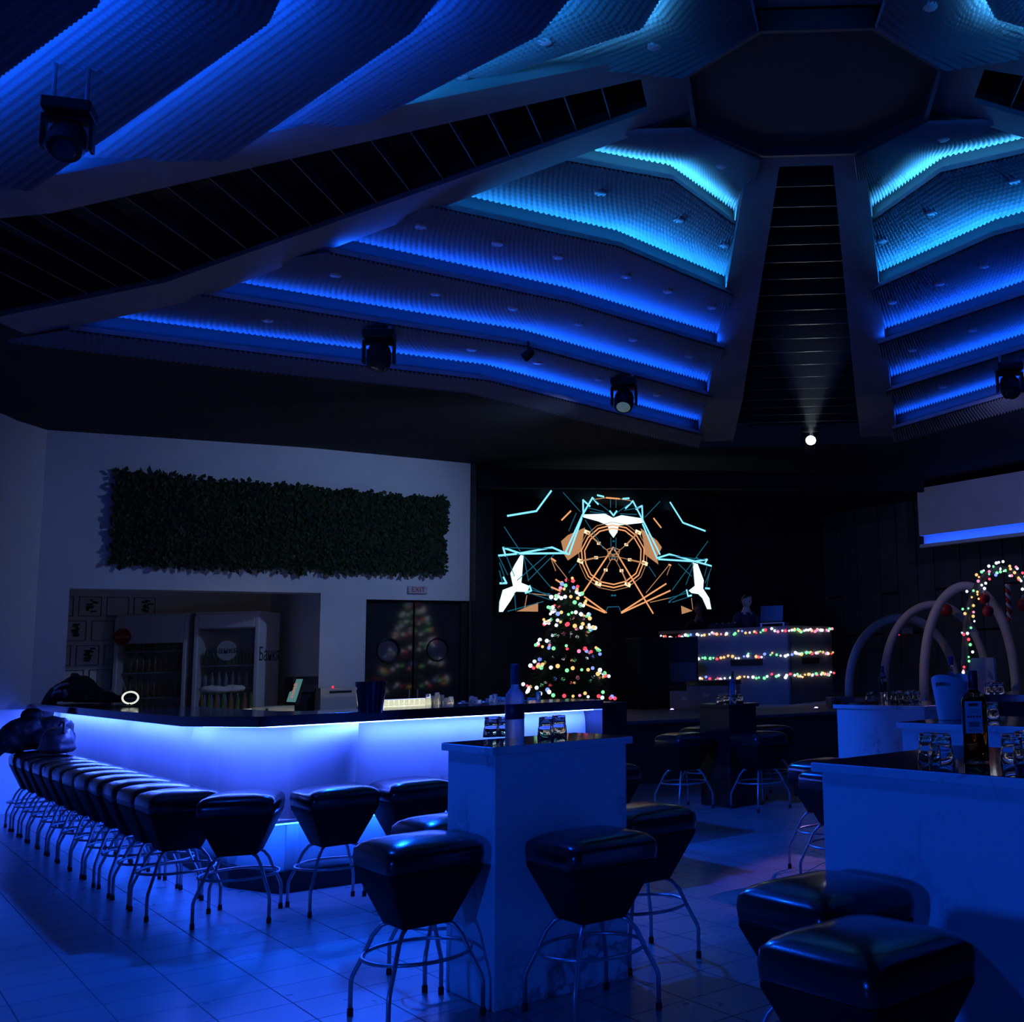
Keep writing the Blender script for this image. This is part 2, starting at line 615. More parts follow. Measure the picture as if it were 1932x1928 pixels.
CYAN = (.05, .42, 1.0)
CY2 = (.012, .24, .9)
M_led = [mat('led_cyan', (.1, .4, .6), .5, emit=CYAN, es=175), mat('led_azure', (.1, .3, .6), .5, emit=CY2, es=170)] + [mat('led_blue', (.05, .1, .6), .5, emit=(.004, .088, 1.0), es=125)] * 3
M_cove = mat('cove_back_dark', (.05, .052, .056), .8)
M_lip = mat('lip_paint', (.34, .35, .38), .6)
panels = []; risers = []; leds = []
for k in range(6):
    zi = ZB + (RINGH[k - 1] if k else 4.79)
    I = ringpts(k - 1, zi)
    if k < 5:
        O = ringpts(k, ZB + RINGH[k] + GAP[k], .05)
    else:
        O = ringpts(5, ZB + RINGH[5] + .05)
    mb = MB()
    facet(mb, I[0], I[1], O[0], O[1]); facet(mb, I[1], I[2], O[1], O[2])
    panels.append(mb.mesh('ceiling', M_foam))
    if k < 5:
        mb = MB(); P = ringpts(k, 0, 0.0); Q = ringpts(k, 0, -.012); B = ringpts(k, 0, .16)
        z0 = ZB + RINGH[k]; z1 = z0 + GAP[k]
        lip = z0 + .05
        for s in (0, 1):
            for (R, za, zb, c_) in ((P, z0 - .0, lip, 0), (B, z0 - .02, z1 + .12, 1)):
                mb.cur = c_
                mb.add([R[s] + Vector((0, 0, za)), R[s + 1] + Vector((0, 0, za)), R[s + 1] + Vector((0, 0, zb)), R[s] + Vector((0, 0, zb))], [(0, 1, 2, 3)])
            mb.cur = 1
            mb.add([P[s] + Vector((0, 0, z0)), P[s + 1] + Vector((0, 0, z0)), B[s + 1] + Vector((0, 0, z0)), B[s] + Vector((0, 0, z0))], [(0, 1, 2, 3)])
        risers.append(mb.mesh('trim_7', [M_lip, M_cove]))
        mb = MB(); S0 = ringpts(k, 0, .025); S1 = ringpts(k, 0, .05); S2 = ringpts(k, 0, .052)
        for S_ in (S0, S1, S2):
            S_[0] = S_[0].lerp(S_[1], .05); S_[2] = S_[2].lerp(S_[1], .05)
        for s in (0, 1):
            for (A_, B_, da, db, c_) in ((S0, S1, -.018, -.006, 0), (S1, S2, -.006, -.024, 1)):
                mb.cur = c_
                mb.add([A_[s] + Vector((0, 0, lip + da)), A_[s + 1] + Vector((0, 0, lip + da)), B_[s + 1] + Vector((0, 0, lip + db)), B_[s] + Vector((0, 0, lip + db))], [(0, 1, 2, 3)])
        leds.append(mb.mesh('trim_8', [M_led[k], M_black]))
for q in range(4):
    for me in panels + risers + leds:
        o = bpy.data.objects.new(me.name.split('.')[0], me); COL.objects.link(o)
        o.location = OC; o.rotation_euler = (0, 0, -q * pi / 2)
        struct(o)

# octagon in the middle, with a thin frame
M_oct = noisy('octagon_felt', (.02, .02, .023), (.026, .025, .028), 3, rough=.9)
oc = [(1.155 * cos(radians(22.5 + 45 * i)), 1.155 * sin(radians(22.5 + 45 * i))) for i in range(8)]
mb = MB(); mb.prism([(x * .985, y * .985) for x, y in oc], ZB + 4.86, ZB + 4.9)
o = mb.build('ceiling', M_oct); o.location = OC; struct(o)
mb = MB()
n8 = 8
for a, b in ((1.0, .965), ):
    vs = [(x * a, y * a, ZB + 4.78) for x, y in oc] + [(x * b, y * b, ZB + 4.78) for x, y in oc] + [(x * a, y * a, ZB + 4.95) for x, y in oc] + [(x * b, y * b, ZB + 4.95) for x, y in oc]
    fs = []
    for i in range(8):
        j = (i + 1) % 8
        fs += [(i, j, 8 + j, 8 + i), (i, 16 + i, 16 + j, j), (8 + i, 8 + j, 24 + j, 24 + i)]
    mb.add(vs, fs)
o = mb.build('trim_9', mat('octagon_frame', (.05, .05, .055), .6)); o.location = OC; struct(o)

# four beams: a box with a dark slot of slats between two flat rails
M_slat = mat('slat_metal', (.15, .15, .155), .5)
rs = [1.07, 1.45, 2, 2.6, 3.2, 4, 5, 6, 7.42, 7.75]
rail = MB()
for sgn in (1, -1):
    for i in range(len(rs) - 1):
        r0, r1 = rs[i], rs[i + 1]
        if i == 0:
            s0 = s1 = 0.0; w0, w1 = .445, bw(r1)
            w0 = .56
        else:
            s0, s1, w0, w1 = bs(r0), bs(r1), bw(r0), bw(r1)
        z0, z1 = bz(r0), bz(r1)
        a = [(r0, sgn * s0, z0), (r1, sgn * s1, z1), (r1, sgn * w1, z1), (r0, sgn * w0, z0)]
        rail.add(a, [(0, 1, 2, 3)])
        rail.add([(r0, sgn * w0, z0), (r1, sgn * w1, z1), (r1, sgn * w1, z1 + .9), (r0, sgn * w0, z0 + .9)], [(0, 1, 2, 3)])
        if i:
            rail.add([(r0, sgn * s0, z0), (r1, sgn * s1, z1), (r1, sgn * s1, z1 + .06), (r0, sgn * s0, z0 + .06)], [(0, 1, 2, 3)])
rail.add([(1.45, -bs(1.45), bz(1.45)), (1.45, bs(1.45), bz(1.45)), (1.45, bs(1.45), bz(1.45) + .06), (1.45, -bs(1.45), bz(1.45) + .06)], [(0, 1, 2, 3)])
rail_me = rail.mesh('trim_10', M_beam)
slot = MB()
for i in range(1, len(rs) - 1):
    r0, r1 = rs[i], rs[i + 1]
    slot.add([(r0, -bs(r0), bz(r0) + .45), (r1, -bs(r1), bz(r1) + .45), (r1, bs(r1), bz(r1) + .45), (r0, bs(r0), bz(r0) + .45)], [(0, 1, 2, 3)])
    for sgn in (1, -1):
        slot.add([(r0, sgn * bs(r0), bz(r0) + .05), (r1, sgn * bs(r1), bz(r1) + .05), (r1, sgn * bs(r1), bz(r1) + .45), (r0, sgn * bs(r0), bz(r0) + .45)], [(0, 1, 2, 3)])
slot_me = slot.mesh('trim_11', M_black)
sl = MB()
r = 1.78
while r < 7.3:
    sl.add([(r, -bs(r), bz(r) + .03), (r, bs(r), bz(r) + .03), (r + .012, bs(r), bz(r) + .03), (r + .012, -bs(r), bz(r) + .03)], [(0, 1, 2, 3)])
    sl.cur = 1; sl.add([(r + .006, -bs(r), bz(r) + .035), (r + .006, bs(r), bz(r) + .035), (r + .006, bs(r), bz(r) + .2), (r + .006, -bs(r), bz(r) + .2)], [(0, 1, 2, 3)]); sl.cur = 0
    r += .31
sl_me = sl.mesh('trim_12', [M_slat, M_black])
for q in range(4):
    for me in (rail_me, slot_me, sl_me):
        o = bpy.data.objects.new(me.name.split('.')[0], me); COL.objects.link(o)
        o.location = OC; o.rotation_euler = (0, 0, q * pi / 2); struct(o)

# downlights in the steps
dl = MB(); dl.lathe([(.05, -.008), (.058, 0), (.062, .03)], 18)
dlm = dl.mesh('downlight', mat('downlight_glass', (.5, .5, .53), .4), True)
cnt = {0: [.35, .95], 1: [.3, .8], 2: [.2, .5, .85], 3: [.15, .45, .8], 4: [.12, .4, .7]}
stepname = ['topmost', 'second', 'third', 'fourth', 'fifth']
secphr = ['above the bar and screen', 'above the hoop arches', 'above the marble tables', 'beyond the long slatted beam']
for q in range(4):
    for k in range(5):
        zi = ZB + (RINGH[k - 1] if k else 4.79)
        I = ringpts(k - 1, zi); O = ringpts(k, ZB + RINGH[k] + GAP[k], .05)
        for sd in (0, 1):
            if k == 0 and sd == 0: continue
            if (q == 2 and k) or (q == 1 and sd == 1 and k > 1) or (q == 3 and sd == 1 and k > 1): continue
            for t in cnt[k]:
                if k == 0 and t > .5: continue
                s = t if sd else 1 - t
                i0, i1 = (I[0], I[1]) if sd == 0 else (I[1], I[2]); o0, o1 = (O[0], O[1]) if sd == 0 else (O[1], O[2])
                p = i0.lerp(i1, s).lerp(o0.lerp(o1, s), .42) + Vector((0, 0, -.03))
                a = -q * pi / 2
                p = Vector((OC.x + p.x * cos(a) - p.y * sin(a), OC.y + p.x * sin(a) + p.y * cos(a), p.z))
                o = bpy.data.objects.new('downlight', dlm); COL.objects.link(o); o.location = p
                tag(o, f'small round unlit downlight in the {stepname[k]} ceiling step {secphr[q]}', 'ceiling light', f'downlights of the {stepname[k]} step {secphr[q]}')
# ================================================================== BAR
def uvpoly(pts): return [tuple(UV(u, v).xy) for u, v in pts]


def offset_line(poly, d):
    """offset an open polyline (u, v) to its inner side (towards +u/+v) by d"""
    out = []
    n = len(poly)
    for i in range(n):
        def nrm(a, b):
            dx, dy = b[0] - a[0], b[1] - a[1]; l = hypot(dx, dy)
            return (-dy / l, dx / l)
        if i == 0: n0 = n1 = nrm(poly[0], poly[1])
        elif i == n - 1: n0 = n1 = nrm(poly[-2], poly[-1])
        else: n0 = nrm(poly[i - 1], poly[i]); n1 = nrm(poly[i], poly[i + 1])
        k = 1 + n0[0] * n1[0] + n0[1] * n1[1]
        out.append((poly[i][0] + d * (n0[0] + n1[0]) / k, poly[i][1] + d * (n0[1] + n1[1]) / k))
    return out


CE = [(1.98, 15.55), (1.98, 8.55), (2.26, 7.75), (4.74, 7.42)]     # outer edge of the counter
ZC0, ZC1 = 1.155, 1.225
bar = thing('bar_counter', 'long angled bar with black counter top and blue-lit white padded front', 'bar', UV(3, 9))
BO = bar.location.copy()


def barpart(mb, name, m, **k):
    mb.v = [tuple(Vector(p) - BO) for p in mb.v]
    return mb.build(name, m, bar, **k)


inn = offset_line(CE, .68)
mb = MB(); mb.prism(uvpoly(CE + inn[::-1]), ZC0, ZC1)
M_counter = mat('black_stone', (.01, .01, .012), .12, coat=.4)
barpart(mb, 'worktop', M_counter, bevel=.004)
# padded front: one cushion per bay
M_pad = noisy('white_leatherette', (.82, .83, .85), (.86, .87, .88), 5, rough=.5, bump=.05, bscale=90)
base = offset_line(CE, .30)


def along(poly, a, b):
    return (poly[a], poly[b])


def bay(p, q, z0, z1, th, lean0=0.0, lean1=0.0):
    """cushion between two plan points: gently domed front"""
    mb = MB()
    P = UV(*p); Q = UV(*q); d = Q - P; L_ = d.length; d.normalize()
    n = Vector((d.y, -d.x, 0))
    if n.dot(UV(0, 0) - P) < 0: n = -n
    NU, NV = 10, 8
    vs = []
    for j in range(NV + 1):
        t = j / NV
        for i in range(NU + 1):
            s = i / NU
            edge = (1 - (2 * s - 1) ** 6) * (1 - (2 * t - 1) ** 6)
            off = th * edge + lean0 * (1 - t) + lean1 * t * (s if lean0 == 0 else 1)
            p_ = P + d * (L_ * s) + n * off
            vs.append((p_.x, p_.y, z0 + (z1 - z0) * t))
    fs = [(j * (NU + 1) + i, j * (NU + 1) + i + 1, (j + 1) * (NU + 1) + i + 1, (j + 1) * (NU + 1) + i) for j in range(NV) for i in range(NU)]
    mb.add(vs, fs)
    return mb


seams = []
def pxu(px, u):
    p = onplane(px, 1450, UV(u, 8), E1); return (u, p.dot(E2))


def pxv(px):
    P = UV(*base[2]); Q = UV(*base[3]); d = (Q - P).normalized(); n = Vector((d.y, -d.x, 0))
    p = onplane(px, 1440, P, n); return (p.dot(E1), p.dot(E2))


ub = base[0][0]
plan = [base[0], (ub, 13.4), pxu(150, ub), pxu(241, ub), pxu(360, ub), pxu(413, ub), pxv(549), pxv(669), pxv(1045), pxv(1112), base[3]]
for i in range(len(plan) - 1):
    th = .035
    le = (0, 0)
    if i == 6: le = (.0, .10)
    barpart(bay(plan[i], plan[i + 1], .50, ZC0 - .012, th, *le), 'padded_panel', M_pad, smooth=True)
    barpart(bay(plan[i], plan[i + 1], .14, .49, .012, -.10, -.07), 'lower_panel', M_pad, smooth=True)
# ledge between upper and lower panels, plinth, service side, shelf
led_ = offset_line(CE, .26); led2 = offset_line(CE, .5)
mb = MB(); mb.prism(uvpoly(led_ + led2[::-1]), .485, .505); barpart(mb, 'ledge', M_white)
pl = offset_line(CE, .36); pl2 = offset_line(CE, .9)
mb = MB(); mb.prism(uvpoly(pl + pl2[::-1]), 0, .145); barpart(mb, 'plinth', M_black)
c0_ = offset_line(CE, .42); c1_ = offset_line(CE, .66)
mb = MB(); mb.prism(uvpoly(c0_ + c1_[::-1]), .14, ZC0); barpart(mb, 'carcass', M_white)
s1_ = offset_line(CE, 1.2)
mb = MB(); mb.prism(uvpoly([c1_[2], c1_[3], s1_[3], s1_[2]]), 1.08, 1.12); barpart(mb, 'service_shelf', mat('steel_shelf', (.5, .5, .5), .3, metal=.8))
# closed end of the bar
e0 = CE[3]
mb = MB(); mb.prism(uvpoly([(e0[0], e0[1] + .02), (e0[0] + .22, e0[1] + .0), (e0[0] + .26, e0[1] + 1.25), (e0[0], e0[1] + 1.27)]), 0, 1.2)
barpart(mb, 'end_panel', M_blackgloss, bevel=.004)
# LED strip under the counter edge
M_barled = mat('bar_led', (.2, .3, .6), .5, emit=(.045, .108, 1.0), es=85)
l0 = offset_line(CE, .15); l1 = offset_line(CE, .18)
mb = MB()
mb.prism(uvpoly(l0 + l1[::-1]), ZC0 - .012, ZC0 - .002)
barpart(mb, 'led_strip', M_barled)

l0 = offset_line(CE, .275); l1 = offset_line(CE, .295)
mb = MB(); mb.prism(uvpoly(l0 + l1[::-1]), .474, .483)
barpart(mb, 'led_strip', mat('bar_led_low', (.2, .3, .6), .5, emit=(.008, .085, 1.0), es=45))

# ================================================================== STOOLS
def rsq(h, r, n=4):
    """rounded square outline"""
    out = []
    for q in range(4):
        cx = (h - r) * (1 if q in (0, 3) else -1); cy = (h - r) * (1 if q in (0, 1) else -1)
        for i in range(n + 1):
            a = q * pi / 2 + i / n * pi / 2
            out.append((cx + r * cos(a), cy + r * sin(a)))
    return out


def loft(mb, rings, cap=True):
    n = len(rings[0])
    vs = [p for R in rings for p in R]
    fs = []
    for j in range(len(rings) - 1):
        for i in range(n):
            fs.append((j * n + i, j * n + (i + 1) % n, (j + 1) * n + (i + 1) % n, (j + 1) * n + i))
    if cap:
        fs.append(tuple(range(n))[::-1]); fs.append(tuple(range((len(rings) - 1) * n, len(rings) * n)))
    mb.add(vs, fs)


def sqring(h, r, z, n=4): return [(x, y, z) for x, y in rsq(h, r, n)]


def make_stool():
    t = thing('bar_stool', 'x', 'stool')
    mb = MB()
    prof = [(.205, .635), (.222, .65), (.226, .69), (.222, .725), (.205, .748), (.17, .762), (.11, .772), (.05, .776)]
    loft(mb, [sqring(h, min(.045, h * .5) if z < .73 else min(h * .45, .07), z, 5) for h, z in prof])
    s = mb.build('seat', M_leather, t, smooth=True, auto=60)
    mb = MB(); mb.tube([(x, y, .642) for x, y in rsq(.219, .044, 5)], .0035, 5, closed=True)
    mb.build('seam_piping', M_leather2, s, smooth=True)
    mb = MB()
    loft(mb, [sqring(h, .02, z, 3) for h, z in ((.11, .395), (.118, .40), (.214, .625), (.214, .64))])
    mb.build('tapered_base', M_leather2, t, smooth=True, auto=40)
    for i in range(4):
        a = pi / 4 + i * pi / 2
        P = [(.12, .40), (.165, .385), (.205, .34), (.238, .27), (.292, .17), (.3, .145), (.3, .012)]
        mb = MB(); mb.tube([(r * cos(a), r * sin(a), z) for r, z in P], .0105, 8)
        g = mb.build('leg', M_steel, t, smooth=True)
        mb = MB(); mb.lathe([(.013, 0), (.014, .004), (.0135, .03), (.0108, .034)], 10, (.3 * cos(a), .3 * sin(a), 0))
        mb.build('rubber_foot', M_rubber, g, smooth=True)
    mb = MB(); mb.tube([(.232 * cos(2 * pi * k / 36), .232 * sin(2 * pi * k / 36), .27) for k in range(36)], .0085, 8, closed=True)
    mb.build('foot_ring', M_steel, t, smooth=True)
    return t


stool0 = make_stool(); stool_used = []


def stool(x, y, rz, label, group, zs=1.0):
    if not stool_used:
        stool_used.append(1)
        stool0.location = (x, y, 0); stool0.rotation_euler = (0, 0, rz); stool0['label'] = label; stool0['group'] = group; stool0.scale = (1, 1, zs)
        return stool0
    return dup(stool0, (x, y, 0), rz, label, group, zs)


ordn = ['first', 'second', 'third', 'fourth', 'fifth', 'sixth', 'seventh', 'eighth', 'ninth', 'tenth', 'eleventh', 'twelfth']
G1 = 'stools along the bar'
for k in range(12):
    x, y = -3.92 - .342 * k, 7.30 + .381 * k
    lab = f'black leather bar stool, {ordn[k]} from the bar corner in the close row'
    if k == 11: lab = 'black leather bar stool at the wall end of the row, under a jacket'
    stool(x, y, A1 + random.uniform(-.04, .04), lab, G1)
stool(-3.38, 7.03, A1 - radians(26), 'dark bar stool facing the angled corner of the lit bar', G1)
stool(-2.90, 7.30, A1, 'dark bar stool before the shaded bar panel beside the corner stool', G1)
stool(-2.50, 7.58, A1 + .03, 'dark bar stool before the evenly glowing bar front, half behind another stool', G1)
stool(-2.11, 7.86, A1, 'dark bar stool tucked between glowing bar front and marble table', G1)
stool(-1.30, 8.29, A1, 'bar stool peeking out behind the marble table by the bar end', G1)
GT = 'stools around the marble tables'
stool(-1.615, 5.03, A1, 'large dark stool before the middle marble table, on its narrow side', GT)
stool(-.84, 5.03, A1, 'large dark stool before the broad face of the middle marble table', GT)
stool(-.72, 5.85, A1, 'dark stool behind the middle marble table, on the dance floor side', GT)
stool(-1.665, 5.665, A1, 'dark stool mostly hidden behind the narrow side of the middle table', GT)
GB = 'stools around the dark table'
stool(-.95, 11.48, A1, 'stool before the narrow side of the dark table near the stage', GB)
stool(-.16, 11.34, A1, 'stool before the broad side of the dark table near the stage', GB)
stool(-.78, 12.5, A1, 'stool behind the dark table, nearest the tree', GB)
stool(-.08, 12.3, A1, 'stool behind the dark table, nearest the arches', GB)
stool(.385, 8.12, A1, 'farther of two stools half hidden behind the marble table edge', GT)
stool(.45, 7.5, A1, 'nearer of two stools half hidden behind the marble table edge', GT)
stool(.155, 3.8, A1, 'dark stool squeezed against the nearest marble table, behind the front stool', GT)
stool(.235, 3.12, A1 + .04, 'biggest dark stool at the very front before the marble table', GT)


# ================================================================== TABLES
def table(u0, u1, v0, v1, z, label, marble_m, top_m, name='bar_table', ov=.025, th=.035):
    t = thing(name, label, 'table', UV((u0 + u1) / 2, (v0 + v1) / 2), A1, 'high bar tables')
    a, b = (u1 - u0), (v1 - v0)
    mb = MB(); mb.box((0, 0, (z - th) / 2), (a, b, z - th)); mb.build('pedestal', marble_m, t, bevel=.004)
    mb = MB(); mb.box((0, 0, z - th / 2), (a + 2 * ov, b + 2 * ov, th)); tp = mb.build('table_top', marble_m, t, bevel=.004)
    if top_m is not marble_m:
        mb = MB(); mb.box((0, 0, z + .001), (a + 2 * ov - .012, b + 2 * ov - .012, .002)); mb.build('glass_inlay', top_m, tp)
    return t


ZT = dict(c=1.15, b=1.05, r=1.12, m=1.08, f=1.10)
table(2.37, 3.08, 4.62, 5.11, ZT['c'], 'white marble high table standing alone between bar and camera', M_marble, M_inlay)
table(7.18, 7.55, 8.86, 9.36, ZT['b'], 'dark high table near the stage with glasses on top', M_blackgloss, M_blackgloss)
table(2.92, 3.72, 2.07, 3.05, ZT['r'], 'big white marble table at the front carrying a whisky bottle', M_marble, M_inlay, ov=.03)
table(7.05, 7.75, 6.1, 7.14, ZT['m'], 'far marble table with clear bottle and glasses before the arches', M_marble, M_inlay)
table(5.1, 5.8, 3.6, 4.6, ZT['f'], 'marble table in the middle of the row carrying a white ice bucket', M_marble, M_inlay)
pdk = aty(1905, 1311, 9.4)
td = thing('bar_table', 'black high table behind the ice bucket table', 'table', (pdk.x + .25, 9.4, 0), A1, 'high bar tables')
mb = MB(); mb.box((0, 0, .55), (.5, .5, 1.1)); mb.build('pedestal', M_black, td, bevel=.004)
mb = MB(); mb.box((0, 0, 1.13), (.9, .9, .06)); mb.build('table_top', M_blackgloss, td, bevel=.004)
PT5 = Vector((pdk.x + .2, 9.4, 1.16))

# ------------------------------------------------------------------ glasses
def tumbler_mesh(R=.045, h=.105):
    # upside down: rim below, thick foot on top; one closed skin
    mb = MB()
    mb.lathe([(0.0, h * .89), (R * .66, h * .88), (R * .76, h * .56), (R * .83, h * .47), (R * .96, .002), (R * .98, 0), (R, .003), (R * .9, h * .46), (R * .84, h * .53), (R * .80, h - .010), (R * .78, h - .003), (R * .72, h), (R * .3, h - .002), (0.0, h - .003)], 16)
    return mb.mesh('glass', M_glass, True)


TUMB = tumbler_mesh()


def glass(p, label, group, s=1.0):
    o = bpy.data.objects.new('drinking_glass', TUMB); COL.objects.link(o)
    o.location = p; o.scale = (s, s, s); o.rotation_euler = (0, 0, random.random())
    return tag(o, label, 'glass', group)


def onz(x, y, z): return atz(x, y, z)


zr = ZT['r']
glass(onz(1754, 1437, zr), 'upturned tumbler at the back of the pair beside the whisky bottle', 'tumblers on the front table', 1.0)
glass(onz(1777, 1443, zr), 'upturned tumbler at the front of the pair beside the whisky bottle', 'tumblers on the front table', 1.05)
glass(onz(1911, 1441, zr), 'upturned tumbler beyond the whisky bottle on its far side', 'tumblers on the front table', 1.0)
glass(onz(1934, 1434, zr), 'upturned tumbler at the far end of the front table', 'tumblers on the front table', 1.0)
zc = ZT['c']
glass(onz(927, 1390, zc), 'upturned glass beside the frosted bottle, farther from it', 'glasses on the middle table', .98)
glass(onz(951, 1389, zc), 'upturned glass half behind the frosted bottle', 'glasses on the middle table', .98)
glass(onz(1030, 1391, zc), 'nearer upturned glass of the pair beyond the frosted bottle', 'glasses on the middle table', .98)
glass(onz(1054, 1387, zc), 'farther upturned glass of the pair beyond the frosted bottle', 'glasses on the middle table', .98)
zb = ZT['b']
for i, x in enumerate((1358, 1371, 1386, 1396)):
    glass(onz(x, 1327 - (i % 2) * 2, zb), 'small upturned glass in the cluster on the dark table', 'glasses on the dark table', .9)
zm = ZT['m']
for i, (x, y) in enumerate(((1641, 1326), (1689, 1325), (1697, 1323), (1711, 1326), (1719, 1322), (1730, 1324))):
    glass(onz(x, y, zm), ('upturned glass in front of the clear bottle on the far marble table' if i == 0 else 'upturned glass in the group between clear bottle and ice bucket'), 'glasses on the far marble table', .95)
for i, x in enumerate((1866, 1876, 1887)):
    p = aty(x, 1311, 9.2); p.z = 1.16
    glass(p, 'upturned glass on the black high table before the pale cabinet', 'glasses on the black table', .95)
glass(onz(1874, 1357, ZT['f']), 'slim glass beside the whisky bottle on the table behind', 'glasses on the row table', .95)


# ------------------------------------------------------------------ bottles
def bottle(name, label, loc, prof, m, n=24, square=0.0, rz=0.0, extra=None, group=None):
    t = thing(name, label, 'bottle', loc, rz, group)
    mb = MB(); mb.lathe(prof, n, square=square); mb.build('body', m, t, smooth=True, auto=50)
    if extra: extra(t)
    return t


M_label = mat('paper_label', (.62, .62, .64), .6)
M_ink = mat('label_ink', (.02, .02, .03), .6)


def whisky(t):
    # amber liquid
    mb = MB(); mb.lathe([(.0001, .012), (.039, .014), (.041, .03), (.041, .222), (.034, .238), (.0001, .2381)], 24, square=.75)
    mb.build('whisky', mat('amber_liquid', (.32, .09, .015), .0, trans=.85, ior=1.34), t, smooth=True, auto=50)
    mb = MB(); mb.lathe([(.0168, .268), (.018, .27), (.018, .328), (.0165, .332), (.0001, .333)], 20)
    mb.build('cap', mat('dark_cap', (.03, .035, .05), .35), t, smooth=True, auto=40)
    # back label on the side that faces the viewer
    d = (Vector((0, 0, 0)) - t.location).normalized(); n = Vector((0, -1, 0))
    mb = MB(); mb.box((-.004, -.0462, .168), (.06, .0012, .112)); lb = mb.build('back_label', M_label, t)
    mb = MB()
    mb.box((-.004, -.047, .212), (.034, .001, .011))
    for i, w_ in enumerate((.04, .05, .046, .05)):
        mb.box((-.004, -.047, .197 - i * .005), (w_ * .8, .001, .0012))
    for i in range(5):
        mb.box((-.024 + i * .0105, -.047, .170), (.006, .001, .008))
    for i in range(14):
        mb.box((-.022 + i * .0028, -.047, .143), (.0012 if i % 3 else .002, .001, .019))
    for i in range(3):
        mb.box((-.004, -.047, .127 - i * .004), (.044, .001, .001))
    mb.build('printing', M_ink, lb)


bottle('whisky_bottle', 'square whisky bottle with amber liquid and white back label', onz(1843, 1441, zr),
       [(.0001, .0), (.040, .001), (.045, .006), (.0455, .2), (.045, .226), (.036, .245), (.022, .257), (.0165, .268), (.0165, .30), (.0001, .3001)],
       M_glass, 28, .75, radians(-8), whisky)
M_frost = mat('frosted_glass', (.7, .76, .85), .5, trans=.8, ior=1.3)


def vodka(t):
    mb = MB(); mb.lathe([(.0485, .095), (.0492, .096), (.0492, .17), (.0485, .171)], 24); mb.build('dark_band', mat('dark_band', (.02, .025, .05), .4), t, smooth=True)
    mb = MB(); mb.lathe([(.0205, .27), (.021, .272), (.021, .372), (.0001, .374)], 18); mb.build('cap', mat('blue_cap', (.06, .08, .14), .4), t, smooth=True, auto=40)


bottle('vodka_bottle', 'frosted vodka bottle with dark band on the middle marble table', onz(971, 1392, zc),
       [(.0001, 0), (.046, .001), (.048, .006), (.048, .2), (.045, .222), (.03, .24), (.0205, .255), (.019, .30), (.0001, .301)], M_frost, 24, 0, 0, vodka)


def clearlab(t):
    mb = MB(); mb.lathe([(.0375, .10), (.0378, .101), (.0378, .19), (.0375, .191)], 20); mb.build('label', noisy('patterned_label', (.05, .05, .08), (.75, .7, .8), 45, 2, rough=.5), t, smooth=True)
    mb = MB(); mb.lathe([(.0152, .285), (.016, .287), (.016, .335), (.0001, .336)], 16); mb.build('cap', mat('blue_cap', (.06, .08, .14), .4), t, smooth=True, auto=40)


PC = [(.0001, 0), (.036, .001), (.037, .006), (.037, .2), (.034, .222), (.02, .245), (.015, .262), (.014, .31), (.0001, .311)]
M_bluegl = mat('bluish_glass', (.75, .85, 1), .02, trans=1, ior=1.46)
bottle('clear_bottle', 'clear bottle with patterned label on the far marble table', onz(1667, 1326, zm), [(r * 1.05, z * 1.08) for r, z in PC], M_bluegl, 22, 0, 0, clearlab)
b = onz(1383, 1327, zb)
bottle('blue_bottle', 'slim blue bottle among the glasses on the dark table', b, PC, mat('blue_glass', (.25, .4, .8), .08, trans=.8), 20, 0, 0, lambda t: MB().lathe([(.0152, .262), (.016, .265), (.016, .335), (.0001, .336)], 16).build('cap', mat('copper_cap', (.3, .12, .05), .35, metal=.6), t, smooth=True, auto=40))


# ice bucket with two cut handles
def ice_bucket(loc, label, m, rb, rt, h, rz=0.0, dip=.035):
    t = thing('ice_bucket', label, 'ice bucket', loc, rz)
    n = 40; vs = []; fs = []
    rows = 12
    for side in (0, 1):
        for j in range(rows + 1):
            f_ = j / rows
            for i in range(n):
                a = 2 * pi * i / n
                hh = h - dip * (1 - abs(cos(a)) ** 1.5) * 1.0
                z = .004 + (hh - .004) * f_ if not side else .01 + (hh - .01) * f_
                rr_ = rb + (rt - rb) * f_ - (.004 if side else 0)
                vs.append((rr_ * cos(a), rr_ * sin(a), z))
    def idx(s, j, i): return s * (rows + 1) * n + j * n + i % n
    def hole(j, i):
        a = (i + .5) / n * 2 * pi
        return 9 <= j <= 9 and min(abs(((a + pi) % (2 * pi)) - pi), abs(((a) % (2 * pi)) - pi)) < .42
    for j in range(rows):
        for i in range(n):
            if hole(j, i): continue
            fs.append((idx(0, j, i), idx(0, j, i + 1), idx(0, j + 1, i + 1), idx(0, j + 1, i)))
            fs.append((idx(1, j, i), idx(1, j + 1, i), idx(1, j + 1, i + 1), idx(1, j, i + 1)))
    for i in range(n):
        fs.append((idx(0, rows, i), idx(0, rows, i + 1), idx(1, rows, i + 1), idx(1, rows, i)))
    for (j, jn) in ((9, 9), (9, 10)):
        for i in range(n):
            if hole(j, i):
                fs.append((idx(0, jn, i), idx(0, jn, i + 1), idx(1, jn, i + 1), idx(1, jn, i)))
    fs.append(tuple(idx(0, 0, i) for i in range(n))[::-1]); fs.append(tuple(idx(1, 0, i) for i in range(n)))
    MB().add(vs, fs).build('pail', m, t, smooth=True, auto=40)
    return t


